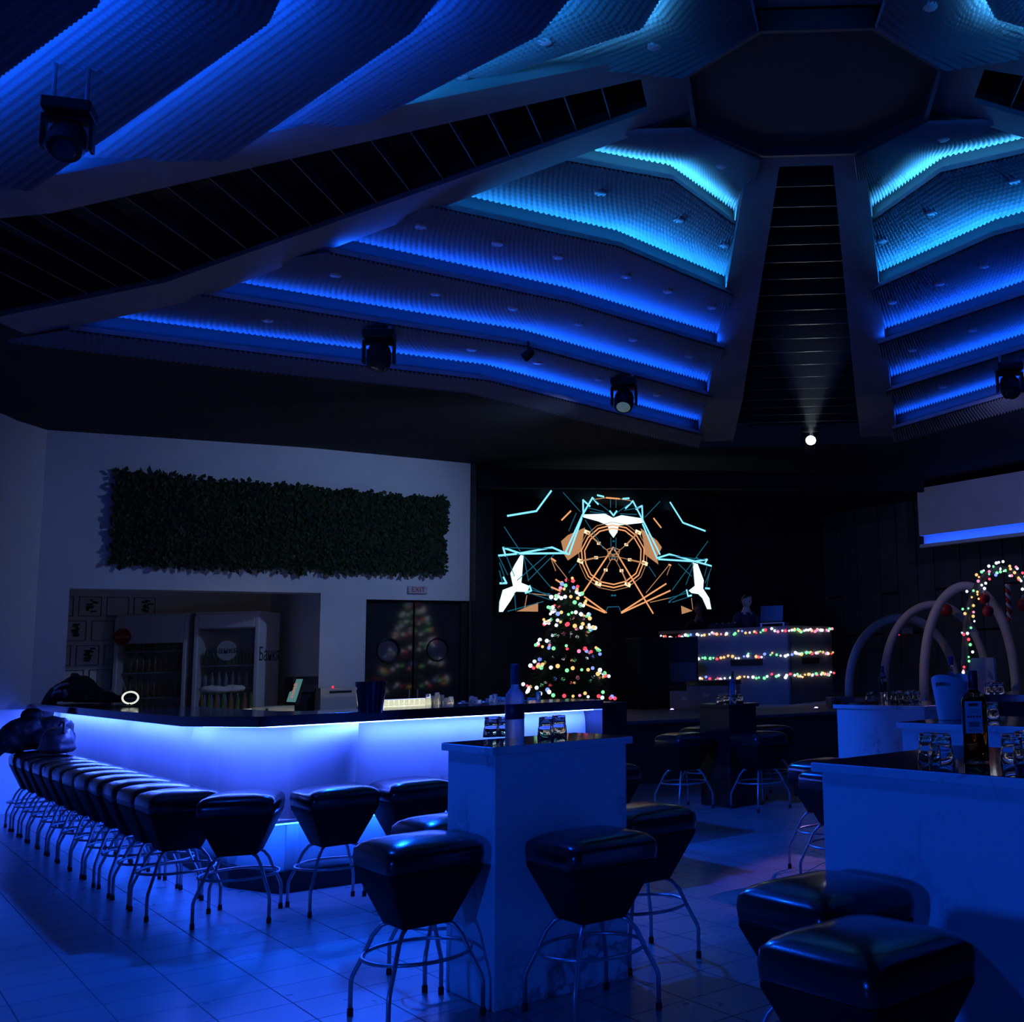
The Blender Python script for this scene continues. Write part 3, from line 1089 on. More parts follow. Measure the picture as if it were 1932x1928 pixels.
pb = onz(1797, 1358, ZT['f'])
ice_bucket(pb, 'white plastic ice bucket with a bottle inside on the marble table', mat('white_plastic', (.66, .67, .70), .35), .086, .122, .285, radians(-128), .05)
bottle('chilled_bottle', 'blue bottle neck standing in the white ice bucket', Vector((pb.x + .01, pb.y + .02, pb.z + .01)), [(.0001, 0), (.038, .001), (.039, .2), (.034, .235), (.018, .27), (.0145, .29), (.0145, .33), (.0001, .331)], M_bluegl, 20, 0, 0,
       lambda t: MB().lathe([(.0155, .33), (.0165, .332), (.0165, .385), (.0001, .386)], 16).build('cap', mat('blue_cap', (.06, .08, .14), .4), t, smooth=True, auto=40))
# ================================================================== BAR WALL
def wall_empty(name, label, cat, s, z, off=0.0, group=None):
    t = thing(name, label, cat, wpt(s, z, off), atan2(WD.y, WD.x), group)
    return t     # local x along the wall, -y into the room


# plant wall
g0 = wcoord(214, 889); g1 = wcoord(205, 1062); g2 = wcoord(839, 944); g3 = wcoord(836, 1087)
gs0, gs1 = (g0[0] + g1[0]) / 2, (g2[0] + g3[0]) / 2
gz0, gz1 = 2.90, 4.08
t = wall_empty('plant_wall', 'long dark green panel of artificial leaves on the white wall', 'plant wall', (gs0 + gs1) / 2, (gz0 + gz1) / 2)
W_, H_ = gs1 - gs0, gz1 - gz0
mb = MB(); mb.box((0, -.025, 0), (W_ - .06, .05, H_ - .06)); mb.build('backing', mat('green_backing', (.01, .02, .012), .9), t)
random.seed(11)
mb = MB()
NL = 9000
for i in range(NL):
    x = random.uniform(-W_ / 2, W_ / 2); z = random.uniform(-H_ / 2, H_ / 2)
    big = noise.noise(Vector((x * 2.2, z * 2.2, 3))) > .25
    l = random.uniform(.05, .09) * (1.5 if big else 1); w_ = l * (.22 if big else .4)
    a = random.uniform(0, 2 * pi); tilt = random.uniform(.1, .9)
    y = -.05 - random.random() * .03
    d = Vector((cos(a), -tilt, sin(a) - .25)).normalized(); s_ = Vector((-sin(a), random.uniform(-.4, .4), cos(a))).normalized()
    p = Vector((x, y, z))
    m_ = random.choice((0, 1, 2)); mb.cur = m_
    mid = p + d * l * .5 + Vector((0, -.004, 0))
    mb.add([p, mid + s_ * w_, p + d * l, mid - s_ * w_], [(0, 1, 2, 3)])
fo = mb.build('foliage', [mat('leaf_a', (.02, .05, .018), .6), mat('leaf_b', (.035, .07, .022), .55), mat('leaf_c', (.012, .03, .014), .65)], t)
fo['kind'] = 'stuff'

# exit sign
es = wcoord(787, 1113)
t = wall_empty('exit_sign', 'small unlit sign with red letters above the porthole doors', 'sign', es[0], es[1])
mb = MB(); mb.box((0, -.02, 0), (.30, .04, .11)); mb.build('housing', mat('sign_plate', (.6, .58, .62), .5), t, bevel=.004)
tx = text_mesh('EXIT', .105, 'lettering', mat('sign_red', (.35, .03, .03), .5, emit=(.5, .04, .03), es=.03)); tx.parent = t  # letters get a faint red glow in their material, the sign is unlit
tx.rotation_euler = (pi / 2, 0, 0); tx.location = (0, -.042, 0)

# swing doors with portholes
M_door = noisy('grey_glossy_door', (.022, .024, .028), (.032, .034, .038), 3, rough=.07, coat=.8)
dw = (s_d1 - s_d0 - .16) / 2
for i in range(2):
    s = s_d0 + .02 + dw * (i + .5) + i * .02
    nm = 'door_%d' % (i + 1)
    t = wall_empty(nm, 'x', 'door', s, 0, -.12); del t['label']; del t['category']; t['kind'] = 'structure'
    mb = MB()
    Rh = .17; hz_ = 1.78; n = 32
    hw = dw / 2 - .004
    outer = []
    for k in range(n):
        a = 2 * pi * k / n
        outer.append((Rh * cos(a), hz_ + Rh * sin(a)))
    # rectangle ring around the hole
    def edge(a):
        c, s_ = cos(a), sin(a)
        k = min((hw / abs(c)) if abs(c) > 1e-6 else 9, ((z_d1 - .03 - hz_) if s_ > 0 else hz_ - .01) / abs(s_) if abs(s_) > 1e-6 else 9)
        return (k * c, hz_ + k * s_)
    ang = sorted(set([2 * pi * k / n for k in range(n)] + [atan2(z_d1 - .03 - hz_, hw), pi - atan2(z_d1 - .03 - hz_, hw), pi + atan2(hz_ - .01, hw), 2 * pi - atan2(hz_ - .01, hw)]))
    N = len(ang)
    for y in (-.02, .02):
        pass
    vs = []
    for y in (-.02, .02):
        for a in ang:
            vs.append((Rh * cos(a), y, hz_ + Rh * sin(a)))
        for a in ang:
            e = edge(a); vs.append((e[0], y, e[1]))
    fs = []
    for k in range(N):
        j = (k + 1) % N
        fs += [(k, j, N + j, N + k), (2 * N + k, 3 * N + k, 3 * N + j, 2 * N + j), (k, 2 * N + k, 2 * N + j, j), (N + k, N + j, 3 * N + j, 3 * N + k)]
    mb.add(vs, fs); mb.build('leaf', M_door, t)
    mb = MB(); mb.tube([(Rh * cos(2 * pi * k / 32), -.022, hz_ + Rh * sin(2 * pi * k / 32)) for k in range(32)], .012, 8, closed=True)
    mb.build('porthole_rim', mat('dark_rim', (.03, .03, .035), .3, metal=.8), t, smooth=True)
    mb = MB(); mb.lathe([(Rh, -.003), (Rh, .003)], 32)
    mb.v = [(x, z, y + hz_) for x, y, z in mb.v]
    mb.build('porthole_glass', mat('porthole_glass', (.10, .08, .12), .06, coat=.3), t)
    mb = MB(); mb.box(((hw - .05) * (1 if i == 0 else -1), -.035, 1.05), (.02, .03, .3)); mb.build('pull_handle', M_steel, t, bevel=.004)
mb = MB()
wallpiece(mb, s_d0 - .002, s_d0 + .012, 0, z_d1, .004, -.35); 
struct(mb.build('trim_13', M_white))
mb = MB(); wallpiece(mb, s_d1 - .14, s_d1, 0, z_d1, -.06, -.3); wallpiece(mb, s_d0 + .012, s_d1, z_d1 - .03, z_d1, -.06, -.3)
wallpiece(mb, s_d0, s_d1, 0, z_d1, -.33, -.36)
struct(mb.build('trim_14', M_black))

# fridges in the store room
M_fr = mat('fridge_white', (.72, .72, .74), .4)
M_frglass = mat('fridge_glass', (.2, .22, .25), .05, alpha=.12)


def fridge(s, w_, d_, zt, label, logo, red):
    t = thing('drinks_fridge', label, 'fridge', s, radians(4), 'drinks fridges')
    hw = w_ / 2
    mb = MB()
    mb.box((-hw + .03, d_ / 2, zt / 2), (.06, d_, zt)); mb.box((hw - .03, d_ / 2, zt / 2), (.06, d_, zt))
    mb.box((0, d_ - .03, zt / 2), (w_ - .12, .06, zt)); mb.box((0, d_ / 2, .15), (w_ - .12, d_ - .1, .3)); mb.box((0, d_ / 2, zt - .12), (w_ - .12, d_, .24))
    mb.build('cabinet', M_fr, t, bevel=.006)
    mb = MB()
    fw = .055
    for (x, z, a, b) in ((-hw + fw / 2, (zt) / 2 + .1, fw, zt - .3), (hw - fw / 2, zt / 2 + .1, fw, zt - .3), (0, .27, w_, fw), (0, zt - (.22 if red else .13), w_ - .11, .40 if red else .2)):
        mb.box((x, -.02, z), (a, .04, b))
    dr = mb.build('door_frame', M_fr, t, bevel=.012)
    mb = MB(); mb.box((0, -.012, zt / 2), (w_ - .1, .006, zt - .5)); mb.build('door_glass', M_frglass, dr)
    shs = [.5, .85, 1.2, 1.55, 1.85] if red else [.62, 1.0, 1.3, 1.62]
    for z in shs:
        mb = MB(); mb.box((0, d_ / 2, z), (w_ - .13, d_ - .14, .015)); mb.build('shelf', mat('fridge_shelf', (.45, .45, .48), .4), t)
    if red:
        mb = MB(); mb.lathe([(.115, -.004), (.115, .004)], 32); mb.v = [(x, z, y) for x, y, z in mb.v]
        ds = mb.build('logo_disc', mat('logo_red', (.42, .012, .02), .5), t); ds.location = (-hw + .12, -.052, zt - .32)
        tx = text_mesh('Coca-Cola', .045, 'lettering', mat('logo_white', (.7, .7, .7), .5), .001); tx.parent = ds; tx.rotation_euler = (pi / 2, 0, 0); tx.location = (0, -.006, 0)
    else:
        mb = MB(); mb.lathe([(.14, -.002), (.14, .002)], 32); mb.v = [(x, z, y) for x, y, z in mb.v]
        ds = mb.build('logo_disc', mat('logo_pale', (.52, .54, .56), .5), t); ds.location = (.02, -.045, zt - .55)
        tx = text_mesh('Банкя', .125, 'lettering', mat('logo_dark', (.05, .06, .09), .5), .001); tx.parent = ds; tx.rotation_euler = (pi / 2, 0, 0); tx.location = (-.02, -.006, 0)
        tx = text_mesh('Банкя', .27, 'side_lettering', mat('logo_dark', (.05, .06, .09), .5), .001); tx.parent = t
        tx.rotation_euler = (pi / 2, 0, pi / 2); tx.location = (hw + .004, d_ * .5, zt - .62)
    return t, shs, d_


YF = 15.35
xa0, xa1 = aty(222, 1150, YF).x, aty(356, 1155, YF).x
fr1s = Vector(((xa0 + xa1) / 2, YF, 0)); wA = (xa1 - xa0) - .02
frA, shA, dA = fridge(fr1s, wA, .6, 2.38, 'dim drinks fridge with a red logo disc on its frame', '', True)
xb0, xb1 = aty(369, 1152, YF).x, aty(487, 1155, YF).x
fr2s = Vector(((xb0 + xb1) / 2, YF + .04, 0)); wB = xb1 - xb0
frB, shB, dB = fridge(fr2s, wB, .75, 2.38, 'white drinks fridge with name on its side and pale logo disc', '', False)
FX = Vector((cos(radians(4)), sin(radians(4)), 0)); FYv = Vector((-FX.y, FX.x, 0))
sb = MB(); sb.lathe([(.0001, 0), (.028, .002), (.03, .01), (.03, .13), (.012, .18), (.012, .22), (.0001, .221)], 10)
bm_ = [sb.mesh('shelf_bottle', mat('shelf_bottle_' + n_, c_, .25, trans=.2), True) for n_, c_ in (('red', (.14, .02, .03)), ('amber', (.25, .13, .05)), ('water', (.35, .4, .5)), ('green', (.12, .2, .06)))]
for fr, shs, nb, kinds, nm, sx in ((frA, shA, 9, (0, 0, 1, 1, 3), 'red-logo fridge', fr1s), (frB, shB, 8, (2, 2, 2, 3), 'pale-logo fridge', fr2s)):
    for r_, z in enumerate(shs):
        for i in range(nb):
            p = sx + FX * (-.33 + .66 * i / (nb - 1)) + FYv * .12 + Vector((0, 0, z + .008))
            o = bpy.data.objects.new('drink_bottle', bm_[kinds[r_ % len(kinds)]]); COL.objects.link(o)
            o.location = p
            tag(o, f'small drink bottle on the {ordn[r_]} shelf from below of the {nm}', 'bottle', f'bottles on shelf {r_ + 1} of the {nm}')

# ------------------------------------------------------------------ work area behind the bar
# back counter along the wall
bc = thing('back_counter', 'low white work counter along the bar wall under the hatch', 'counter', wpt(2.05, 0, .34), atan2(WD.y, WD.x))
mb = MB(); mb.box((0, 0, .47), (3.0, .56, .94)); mb.build('cabinet', M_white, bc, bevel=.004)
mb = MB(); mb.box((0, 0, .96), (3.04, .62, .04)); mb.build('worktop', mat('grey_worktop', (.42, .41, .38), .35), bc, bevel=.004)
ZK = .981


def onback(x, off=.34): 
    """point on the back counter below pixel column x"""
    pl_ = WA + WN * off
    p = onplane(x, 1300, pl_, WN)
    return Vector((p.x, p.y, ZK))


def boxthing(name, label, cat, p, s, rz, m, parts=None, group=None):
    t = thing(name, label, cat, p, rz, group)
    mb = MB(); mb.box((0, 0, s[2] / 2), s); mb.build('body', m, t, bevel=.004)
    if parts: parts(t)
    return t


RZW = atan2(WD.y, WD.x)
# till screen
p = onback(556, .42)
t = thing('till_screen', 'tilted till monitor with teal screen on the back counter', 'monitor', p, RZW - radians(92))
mb = MB(); mb.lathe([(.13, 0), (.13, .012), (.03, .03), (.025, .1)], 20); mb.build('stand', M_black, t, smooth=True, auto=40)
Mx = Matrix.Rotation(radians(-16), 4, 'X')
mb = MB(); mb.box((0, .02, .28), (.42, .035, .36), Mx); cs = mb.build('housing', M_black, t, bevel=.006)
mb = MB(); mb.box((0, .0, .28), (.37, .004, .31), Mx); sc_ = mb.build('display', mat('till_display', (.02, .05, .06), .3, emit=(.16, .42, .45), es=.42), cs)
mb = MB()
for i in range(5):
    mb.box((-.02 + .01 * (i % 2), -.004 + (.28 - (.2 + .04 * i)) * -.25 * 0, .20 + .04 * i), (.09, .003, .032), Mx)
mb.v = [(x, y - .003 + (z - .28) * .25, z) for x, y, z in mb.v]
mb.build('display_text', mat('till_text', (.1, .06, .05), .4, emit=(.8, .4, .3), es=.4), sc_)
boxthing('receipt_printer', 'white boxed machine with a small red pilot light', 'machine', onback(632, .40) + Vector((0, 0, .0)), (.50, .3, .30), RZW, mat('machine_white', (.6, .58, .56), .45),
         lambda t: (MB().ball((-.09, -.155, .31), .014).build('pilot_light', mat('pilot_red', (.4, .02, .02), .4, emit=(1, .02, .05), es=2.5), t, smooth=True),
                    MB().box((.02, -.153, .24), (.30, .006, .03)).build('slot', M_black, t)))
boxthing('coffee_machine', 'dark bulky machine behind the till monitor', 'machine', onback(569, .2), (.34, .3, .46), RZW, M_black,
         lambda t: MB().box((0, -.175, .3), (.3, .012, .1)).build('panel', mat('dark_panel', (.05, .05, .05), .3), t))
boxthing('cash_drawer', 'flat pale cash drawer beside the printer under papers', 'box', onback(512, .5), (.5, .3, .09), RZW, mat('drawer_pale', (.5, .5, .42), .5),
         lambda t: MB().box((-.1, -.155, .05), (.03, .01, .03)).build('lock', M_black, t))
for i, (x, h, c) in enumerate(((688, .33, (.05, .05, .06)), (697, .36, (.1, .1, .1)))):
    p = onback(x, .3)
    o = MB().lathe([(.0001, 0), (.035, .002), (.038, .01), (.038, h * .6), (.014, h * .8), (.014, h), (.0001, h + .001)], 14).build('spirit_bottle', mat('spirit_%d' % i, c, .2), None, smooth=True, auto=40)
    o.location = p
    tag(o, ('darker' if i == 0 else 'greyer') + ' spirit bottle standing behind the black bucket', 'bottle', 'spirit bottles by the doorway')
p = onback(708, .3)
boxthing('red_box', 'dark red carton behind the black ice bucket', 'box', p, (.2, .2, .42), RZW, mat('red_card', (.10, .015, .012), .7), lambda t: MB().box((0, 0, .425), (.16, .16, .01)).build('flap', mat('red_card', (.1, .015, .012), .7), t))
# crates of bottles with towels in front of the pale fridge
p = onback(425, .36)
t = thing('bottle_crate', 'lit crate of small bottles before the pale fridge', 'crate', p, RZW)
mb = MB(); mb.box((0, 0, .03), (.72, .34, .06)); mb.build('tray', mat('crate_grey', (.5, .5, .5), .5), t, bevel=.004)
mb = MB(); mb.box((0, -.172, .05), (.66, .012, .045)); mb.build('lit_edge', mat('edge_glow', (.6, .6, .6), .5, emit=(.85, .86, .72), es=.30), t)  # glow put into the tray edge's material, no lamp inside
for i in range(8):
    o = bpy.data.objects.new('drink_bottle', bm_[3 if i % 2 else 1]); COL.objects.link(o)
    o.location = p + WD * (-.3 + .085 * i) + WN * .08 + Vector((0, 0, .062))
    tag(o, 'small bottle standing in the lit crate before the pale fridge', 'bottle', 'bottles in the lit crate')
random.seed(5)


def blob(name, parts, m, res=.012, disp=.012, parent=None, sc=9.0, loc=(0, 0, 0)):
    """cloth-like solid: overlapping ellipsoids and tapered tubes fused into one skin, then creased"""
    mb = MB()
    for prt in parts:
        if prt[0] == 'e':
            mb.ball(prt[1], 1, 14, 10, prt[2], prt[3] if len(prt) > 3 else None)
        else:
            mb.tube(prt[1], .05, 12, radii=prt[2])
    o = mb.build(name, m, parent, smooth=True)
    o.location = loc
    r = o.modifiers.new('fuse', 'REMESH'); r.mode = 'VOXEL'; r.voxel_size = res
    s = o.modifiers.new('smooth', 'SMOOTH'); s.iterations = 4
    bpy.context.view_layer.update()
    dg = bpy.context.evaluated_depsgraph_get()
    me = bpy.data.meshes.new_from_object(o.evaluated_get(dg))
    o.modifiers.clear(); o.data = me
    for v in me.vertices:
        q = v.co * sc
        k = noise.noise(q) + .6 * noise.noise(q * 2.3 + Vector((4, 1, 7))) + .3 * noise.noise(Vector((q.x * 5, q.y * 5, q.z * 1.5)))
        v.co += v.normal * disp * k
    for pl_ in me.polygons: pl_.use_smooth = True
    return o


o = blob('white_towel', [('e', (0, 0, .05), (.17, .11, .05)), ('e', (.24, .02, .05), (.16, .10, .05)), ('e', (.1, 0, .03), (.25, .12, .035))], mat('towel', (.55, .55, .53), .9), .012, .012)
o.location = p + WD * (-.14) + WN * -.02 + Vector((0, 0, .285)); o.rotation_euler = (0, 0, RZW)
tag(o, 'crumpled white towel lying on top of the bottle crate', 'towel')

# service side of the right-hand run: lit tray of glasses, loose glasses
def onserv(x, v_off=.93, z=1.121):
    a = offset_line(CE, v_off)
    P = UV(*a[2]); Q = UV(*a[3]); d = (Q - P).normalized(); n = Vector((d.y, -d.x, 0))
    q = onplane(x, 1320, P, n); return Vector((q.x, q.y, z)), d


p0, dS = onserv(762, 1.0)
t = thing('glass_tray', 'bright back-lit tray of upturned glasses behind the bar', 'tray', p0, atan2(dS.y, dS.x))
mb = MB(); mb.box((0, 0, .075), (.36, .16, .15)); mb.build('lit_panel', noisy('lit_panel', (.5, .5, .45), (.7, .7, .6), 40, rough=.4, emit=(.8, .84, .62), es=.8), t, bevel=.004)
for i in range(9):
    mb = MB(); mb.lathe([(.0001, 0), (.017, .001), (.015, .05), (.0001, .051)], 10, (-.16 + .04 * i, -.085, .1)); mb.build('shot_glass', M_glass, t, smooth=True)
SG = MB(); SG.lathe([(.026, 0), (.022, .11), (.0001, .112)], 12); SGm = SG.mesh('glass', mat('thin_glass', (.9, .9, .86), .03, trans=.85, ior=1.3), True)
random.seed(21)
xs = [808, 816, 825, 833, 842, 851, 868, 874, 881, 890, 897, 905, 912, 921, 928, 934, 942, 949, 990, 1000, 1008, 1016]
for i, x in enumerate(xs):
    pz, _ = onserv(x, .86 + .22 * random.random())
    o = bpy.data.objects.new('drinking_glass', SGm); COL.objects.link(o); o.location = pz
    k = random.uniform(1.15, 1.9) if x < 860 else random.uniform(.9, 1.5)
    o.scale = (1, 1, k)
    tag(o, 'small clear glass in the row behind the bar top', 'glass', 'glasses behind the bar top')
# work light strips under the inner edge of the counter (they light the work side)
mb = MB(); a_ = offset_line(CE, .70); b_ = offset_line(CE, .73)
mb.prism(uvpoly([a_[2], (a_[3][0] - .7, a_[3][1] + .11), (b_[3][0] - .7, b_[3][1] + .11), b_[2]]), 1.14, 1.15)
wl = mb.build('work_light', mat('work_light', (.5, .5, .4), .5, emit=(1, .93, .62), es=26)); tag(wl, 'warm strip light under the inner edge of the bar top', 'light')
mb = MB(); mb.box((0, 0, 0), (2.4, .03, .015)); wl = mb.build('work_light', mat('work_light_low', (.5, .5, .4), .5, emit=(1, .93, .62), es=9)); wl.location = wpt(2.2, .93, .66); wl.rotation_euler = (0, 0, RZW)
tag(wl, 'warm strip light under the back counter by the hatch', 'light')

# black bucket and ring lamp on the bar top
ZCT = ZC1 + .001
pbk = atz(699, 1346, ZCT)
t = ice_bucket(pbk, 'black ice bucket standing on the black bar top', M_blackgloss, .075, .1, .21, 0.4, .0)
# glowing hoop
pr = UV(2.3, 11.87, ZCT)
t = thing('ring_lamp', 'small glowing white ring lamp on the bar top', 'lamp', pr)
mb = MB(); mb.lathe([(.05, 0), (.05, .01), (.012, .014), (.01, .03)], 16); mb.build('foot', M_black, t, smooth=True, auto=40)
rw, rh = .088, .055
mb = MB(); mb.tube([(rw * cos(2 * pi * k / 40), -rw * .25 * cos(2 * pi * k / 40), .085 + rh * sin(2 * pi * k / 40)) for k in range(40)], .0085, 8, closed=True)
mb.build('light_tube', mat('ring_tube', (.6, .6, .6), .4, emit=(.9, .95, .8), es=.9), t, smooth=True)

# jackets
M_cloth = noisy('black_cloth', (.010, .009, .011), (.018, .016, .02), 20, rough=.85, bump=.2, bscale=120)
M_cloth2 = noisy('black_nylon', (.008, .009, .014), (.014, .015, .022), 12, rough=.5, bump=.2, bscale=60)
pj = UV(2.33, 14.75, ZCT)
dirb = -E2                                   # towards the corner, along the bar
ex = Vector((-dirb.x, -dirb.y, 0))
o = blob('jacket', [('e', (0, 0, .10), (.30, .22, .13)), ('e', (-.2, .02, .15), (.2, .2, .16)), ('e', (.30, 0, .09), (.3, .2, .10)), ('e', (.62, .02, .06), (.25, .18, .075)), ('e', (1.0, .05, .05), (.32, .16, .06)), ('e', (1.4, .08, .035), (.25, .12, .04)),
                    ('t', [(-.25, -.1, .14), (-.33, -.2, .06), (-.37, -.25, -.06), (-.42, -.27, -.2), (-.47, -.28, -.3)], [.1, .09, .08, .085, .07])], M_cloth, .016, .022, None, 6.0, pj + Vector((0, 0, .012)))
jz = atan2(dirb.y, dirb.x)
o.rotation_euler = (0, 0, jz)
for k in range(len(o.data.vertices)):
    v = o.data.vertices[k].co
    if v.y > -.17 and v.z < .004: v.z = .004
tag(o, 'black jacket heaped on the bar top, one sleeve hanging down', 'jacket')
for pts in ([(-.12, -.2, .13), (.0, -.23, .16), (.14, -.2, .2), (.24, -.15, .21)], [(-.1, -.215, .12), (.06, -.245, .11), (.22, -.215, .13)], [(-.13, -.2, .16), (-.08, -.24, .08)], [(.42, -.2, .14), (.5, -.19, .1), (.44, -.2, .06)]):
    MB().tube(pts, .016, 6).build('reflective_stripe', mat('pale_stripe', (.30, .36, .45), .5), o, smooth=True)

ps = Vector((-7.62, 11.45, .78))
o = blob('jacket', [('e', (0, .05, .12), (.28, .25, .13)), ('e', (.05, .1, .22), (.2, .2, .12)), ('e', (-.2, -.05, .12), (.18, .2, .15)),
                    ('t', [(-.02, -.02, .26), (-.16, -.16, .2), (-.28, -.26, .06), (-.35, -.32, -.08), (-.37, -.34, -.2)], [.13, .12, .1, .09, .075])], M_cloth2, .016, .018, None, 7.0, ps)
for v in o.data.vertices:
    if v.co.x > -.2 and v.co.z < .006: v.co.z = .006
tag(o, 'black nylon jacket thrown over the last stools, sleeve dangling', 'jacket')
t = thing('handbag', 'soft bag with light top lying on the stools beside the jacket', 'bag', UV(1.86, 12.75, .78), A1 + pi / 2)
o = blob('body', [('e', (0, 0, .13), (.24, .15, .12)), ('e', (0, 0, .06), (.25, .16, .06)), ('e', (.02, 0, .2), (.2, .12, .06))], mat('bag_leather', (.05, .05, .07), .4), .014, .01, t)
mb = MB(); mb.tube([(-.2, -.02, .2), (-.12, -.03, .30), (.02, -.03, .31), (.16, -.02, .24), (.2, -.01, .17)], .011, 8); mb.build('strap', M_cloth2, t, smooth=True)
t = thing('cap', 'dark cap with white crest lying on top of the jacket pile', 'cap', ps + Vector((-.06, -.08, .345)), radians(-30))
mb = MB(); mb.lathe([(.095, 0), (.098, .02), (.085, .06), (.05, .085), (.0001, .093)], 20); mb.build('crown', M_cloth, t, smooth=True)
mb = MB(); mb.lathe([(.0001, .004), (.09, .003), (.09, 0), (.0001, .0)], 20, (.085, 0, .0)); mb.build('visor', M_cloth, t, smooth=True)
mb = MB(); mb.ball((.0, 0, .07), .045, 12, 8, (1, 1, .6)); mb.build('white_crest', mat('white_crest', (.8, .8, .82), .6), t, smooth=True)
# ================================================================== STAGE
ZS = .78
edge = [(-4.05, 13.9), (-2.6, 13.75), (-1.9, 13.78), (-.95, 14.0), (-.05, 14.42), (.76, 14.8), (1.9, 15.5), (3.6, 16.9), (4.7, 18.2)]
back = [(KK.x - .1, KK.y - .2), (SA.x + .3, SA.y - .1), (-4.45, 16.7), (-4.3, 15.4)]
M_stage = noisy('stage_carpet', (.16, .15, .155), (.2, .19, .19), 6, rough=.6)
mb = MB(); mb.prism(edge + back, 0, ZS - .04)
struct(mb.build('trim_15', M_stage_wall))
mb = MB(); mb.prism([(x, y - .05) for x, y in edge] + back, ZS - .04, ZS)
struct(mb.build('floor', M_stage))
M_purp = mat('stage_spot_purple', (.4, .3, .5), .4, emit=(.35, .18, 1.0), es=14)
for i, (x, y) in enumerate(((1160, 1342), (1268, 1341), (1540, 1338))):
    p = atz(x, y, ZS)
    t = thing('stage_edge_light', ['purple glowing light on the stage edge, closest to the bar end', 'purple glowing light on the stage edge beside the dark table', 'purple glowing light on the stage edge near the far marble table'][i], 'light', p, 0, 'lights along the stage edge')
    mb = MB(); mb.lathe([(.05, 0), (.05, .012), (.035, .02), (.0001, .02)], 16); mb.build('bezel', M_steel, t, smooth=True, auto=40)
    mb = MB(); mb.ball((0, 0, .018), .026, 12, 8, (1, 1, .6)); mb.build('lens', M_purp, t, smooth=True)

# ------------------------------------------------------------------ LED screen
sp = SA + WN * .12


def scr(zx, zy, lift=0.0):
    p = onplane(880 + zx / 3.864, 880 + zy / 3.864, sp, WN)
    q = p - sp
    return (q.dot(WD), p.z, lift)


a = scr(222, 150); b = scr(1802, 1085)
t = thing('led_screen', 'big LED screen showing cyan and orange line graphics behind the stage', 'screen', Vector((sp.x, sp.y, 0)), RZW)
s0, s1 = a[0], b[0]; z0 = min(scr(232, 1066)[1], b[1]) - .01; z1 = 4.28
mb = MB(); mb.box(((s0 + s1) / 2, .04, (z0 + z1) / 2), (s1 - s0, .07, z1 - z0)); mb.build('panel', mat('screen_black', (.004, .004, .006), .5), t)


class Ink:
    def __init__(self): self.parts = []

    def line(self, pts, w, y=-.002):
        mb = MB()
        y -= .00004 * len(self.parts)
        P = [scr(*p) for p in pts]
        hw = w / 2 / 3.864 / 2044 * 18.2
        for i in range(len(P) - 1):
            (x0, z0_, _), (x1, z1_, _) = P[i], P[i + 1]
            d = hypot(x1 - x0, z1_ - z0_) or 1; nx, nz = -(z1_ - z0_) / d * hw, (x1 - x0) / d * hw
            ex, ez = (x1 - x0) / d * hw * .6, (z1_ - z0_) / d * hw * .6
            yy = y - .00001 * i
            mb.add([(x0 - ex + nx, yy, z0_ - ez + nz), (x1 + ex + nx, yy, z1_ + ez + nz), (x1 + ex - nx, yy, z1_ + ez - nz), (x0 - ex - nx, yy, z0_ - ez - nz)], [(0, 1, 2, 3)])
        self.parts.append(mb)

    def poly(self, pts, y=-.0015):
        P = [scr(*p) for p in pts]
        mb = MB(); mb.add([(x, y, z) for x, z, _ in P], [tuple(range(len(P)))])
        self.parts.append(mb)


C1, C2, C3, O1, O2, O3 = Ink(), Ink(), Ink(), Ink(), Ink(), Ink()
for l in ([(300, 360), (510, 325), (618, 178)], [(1485, 262), (1578, 410), (1740, 470)], [(235, 650), (380, 635), (625, 590), (740, 640)],
          [(268, 592), (395, 635), (735, 632)], [(268, 592), (285, 650)], [(720, 630), (845, 355)], [(748, 640), (840, 380)], [(845, 355), (918, 228), (960, 275)], [(850, 245), (852, 360)], [(850, 245), (900, 290)],
          [(1160, 305), (1213, 252), (1290, 400)], [(1280, 287), (1285, 390)], [(1235, 310), (1280, 287)], [(1290, 400), (1410, 640)], [(1285, 420), (1388, 668)], [(1388, 668), (1480, 640), (1660, 690), (1785, 725)],
          [(1400, 676), (1660, 692), (1755, 678)], [(1755, 678), (1735, 712)], [(1045, 325), (1072, 358), (1095, 325)], [(955, 210), (1000, 220)], [(1140, 236), (1185, 232)],
          [(245, 852), (292, 850), (270, 808)], [(1742, 888), (1772, 890)], [(460, 870), (472, 905), (430, 922)], [(1605, 900), (1615, 945), (1640, 940)]):
    C1.line(l, 14)
for p in ([(845, 350), (1010, 345), (1070, 375), (1130, 355), (1290, 380), (1290, 410), (1110, 430), (1100, 480), (1072, 520), (1042, 480), (1030, 430), (960, 400), (850, 370)],
          [(395, 645), (416, 650), (405, 800), (400, 848), (460, 872), (445, 915), (360, 912), (320, 980), (265, 1060), (237, 1060), (240, 990), (265, 900), (340, 872), (320, 780), (350, 720)],
          [(1650, 700), (1685, 710), (1730, 830), (1725, 890), (1770, 960), (1785, 1040), (1755, 1040), (1720, 960), (1690, 930), (1640, 922), (1620, 905), (1665, 870)]):
    C2.poly(p)
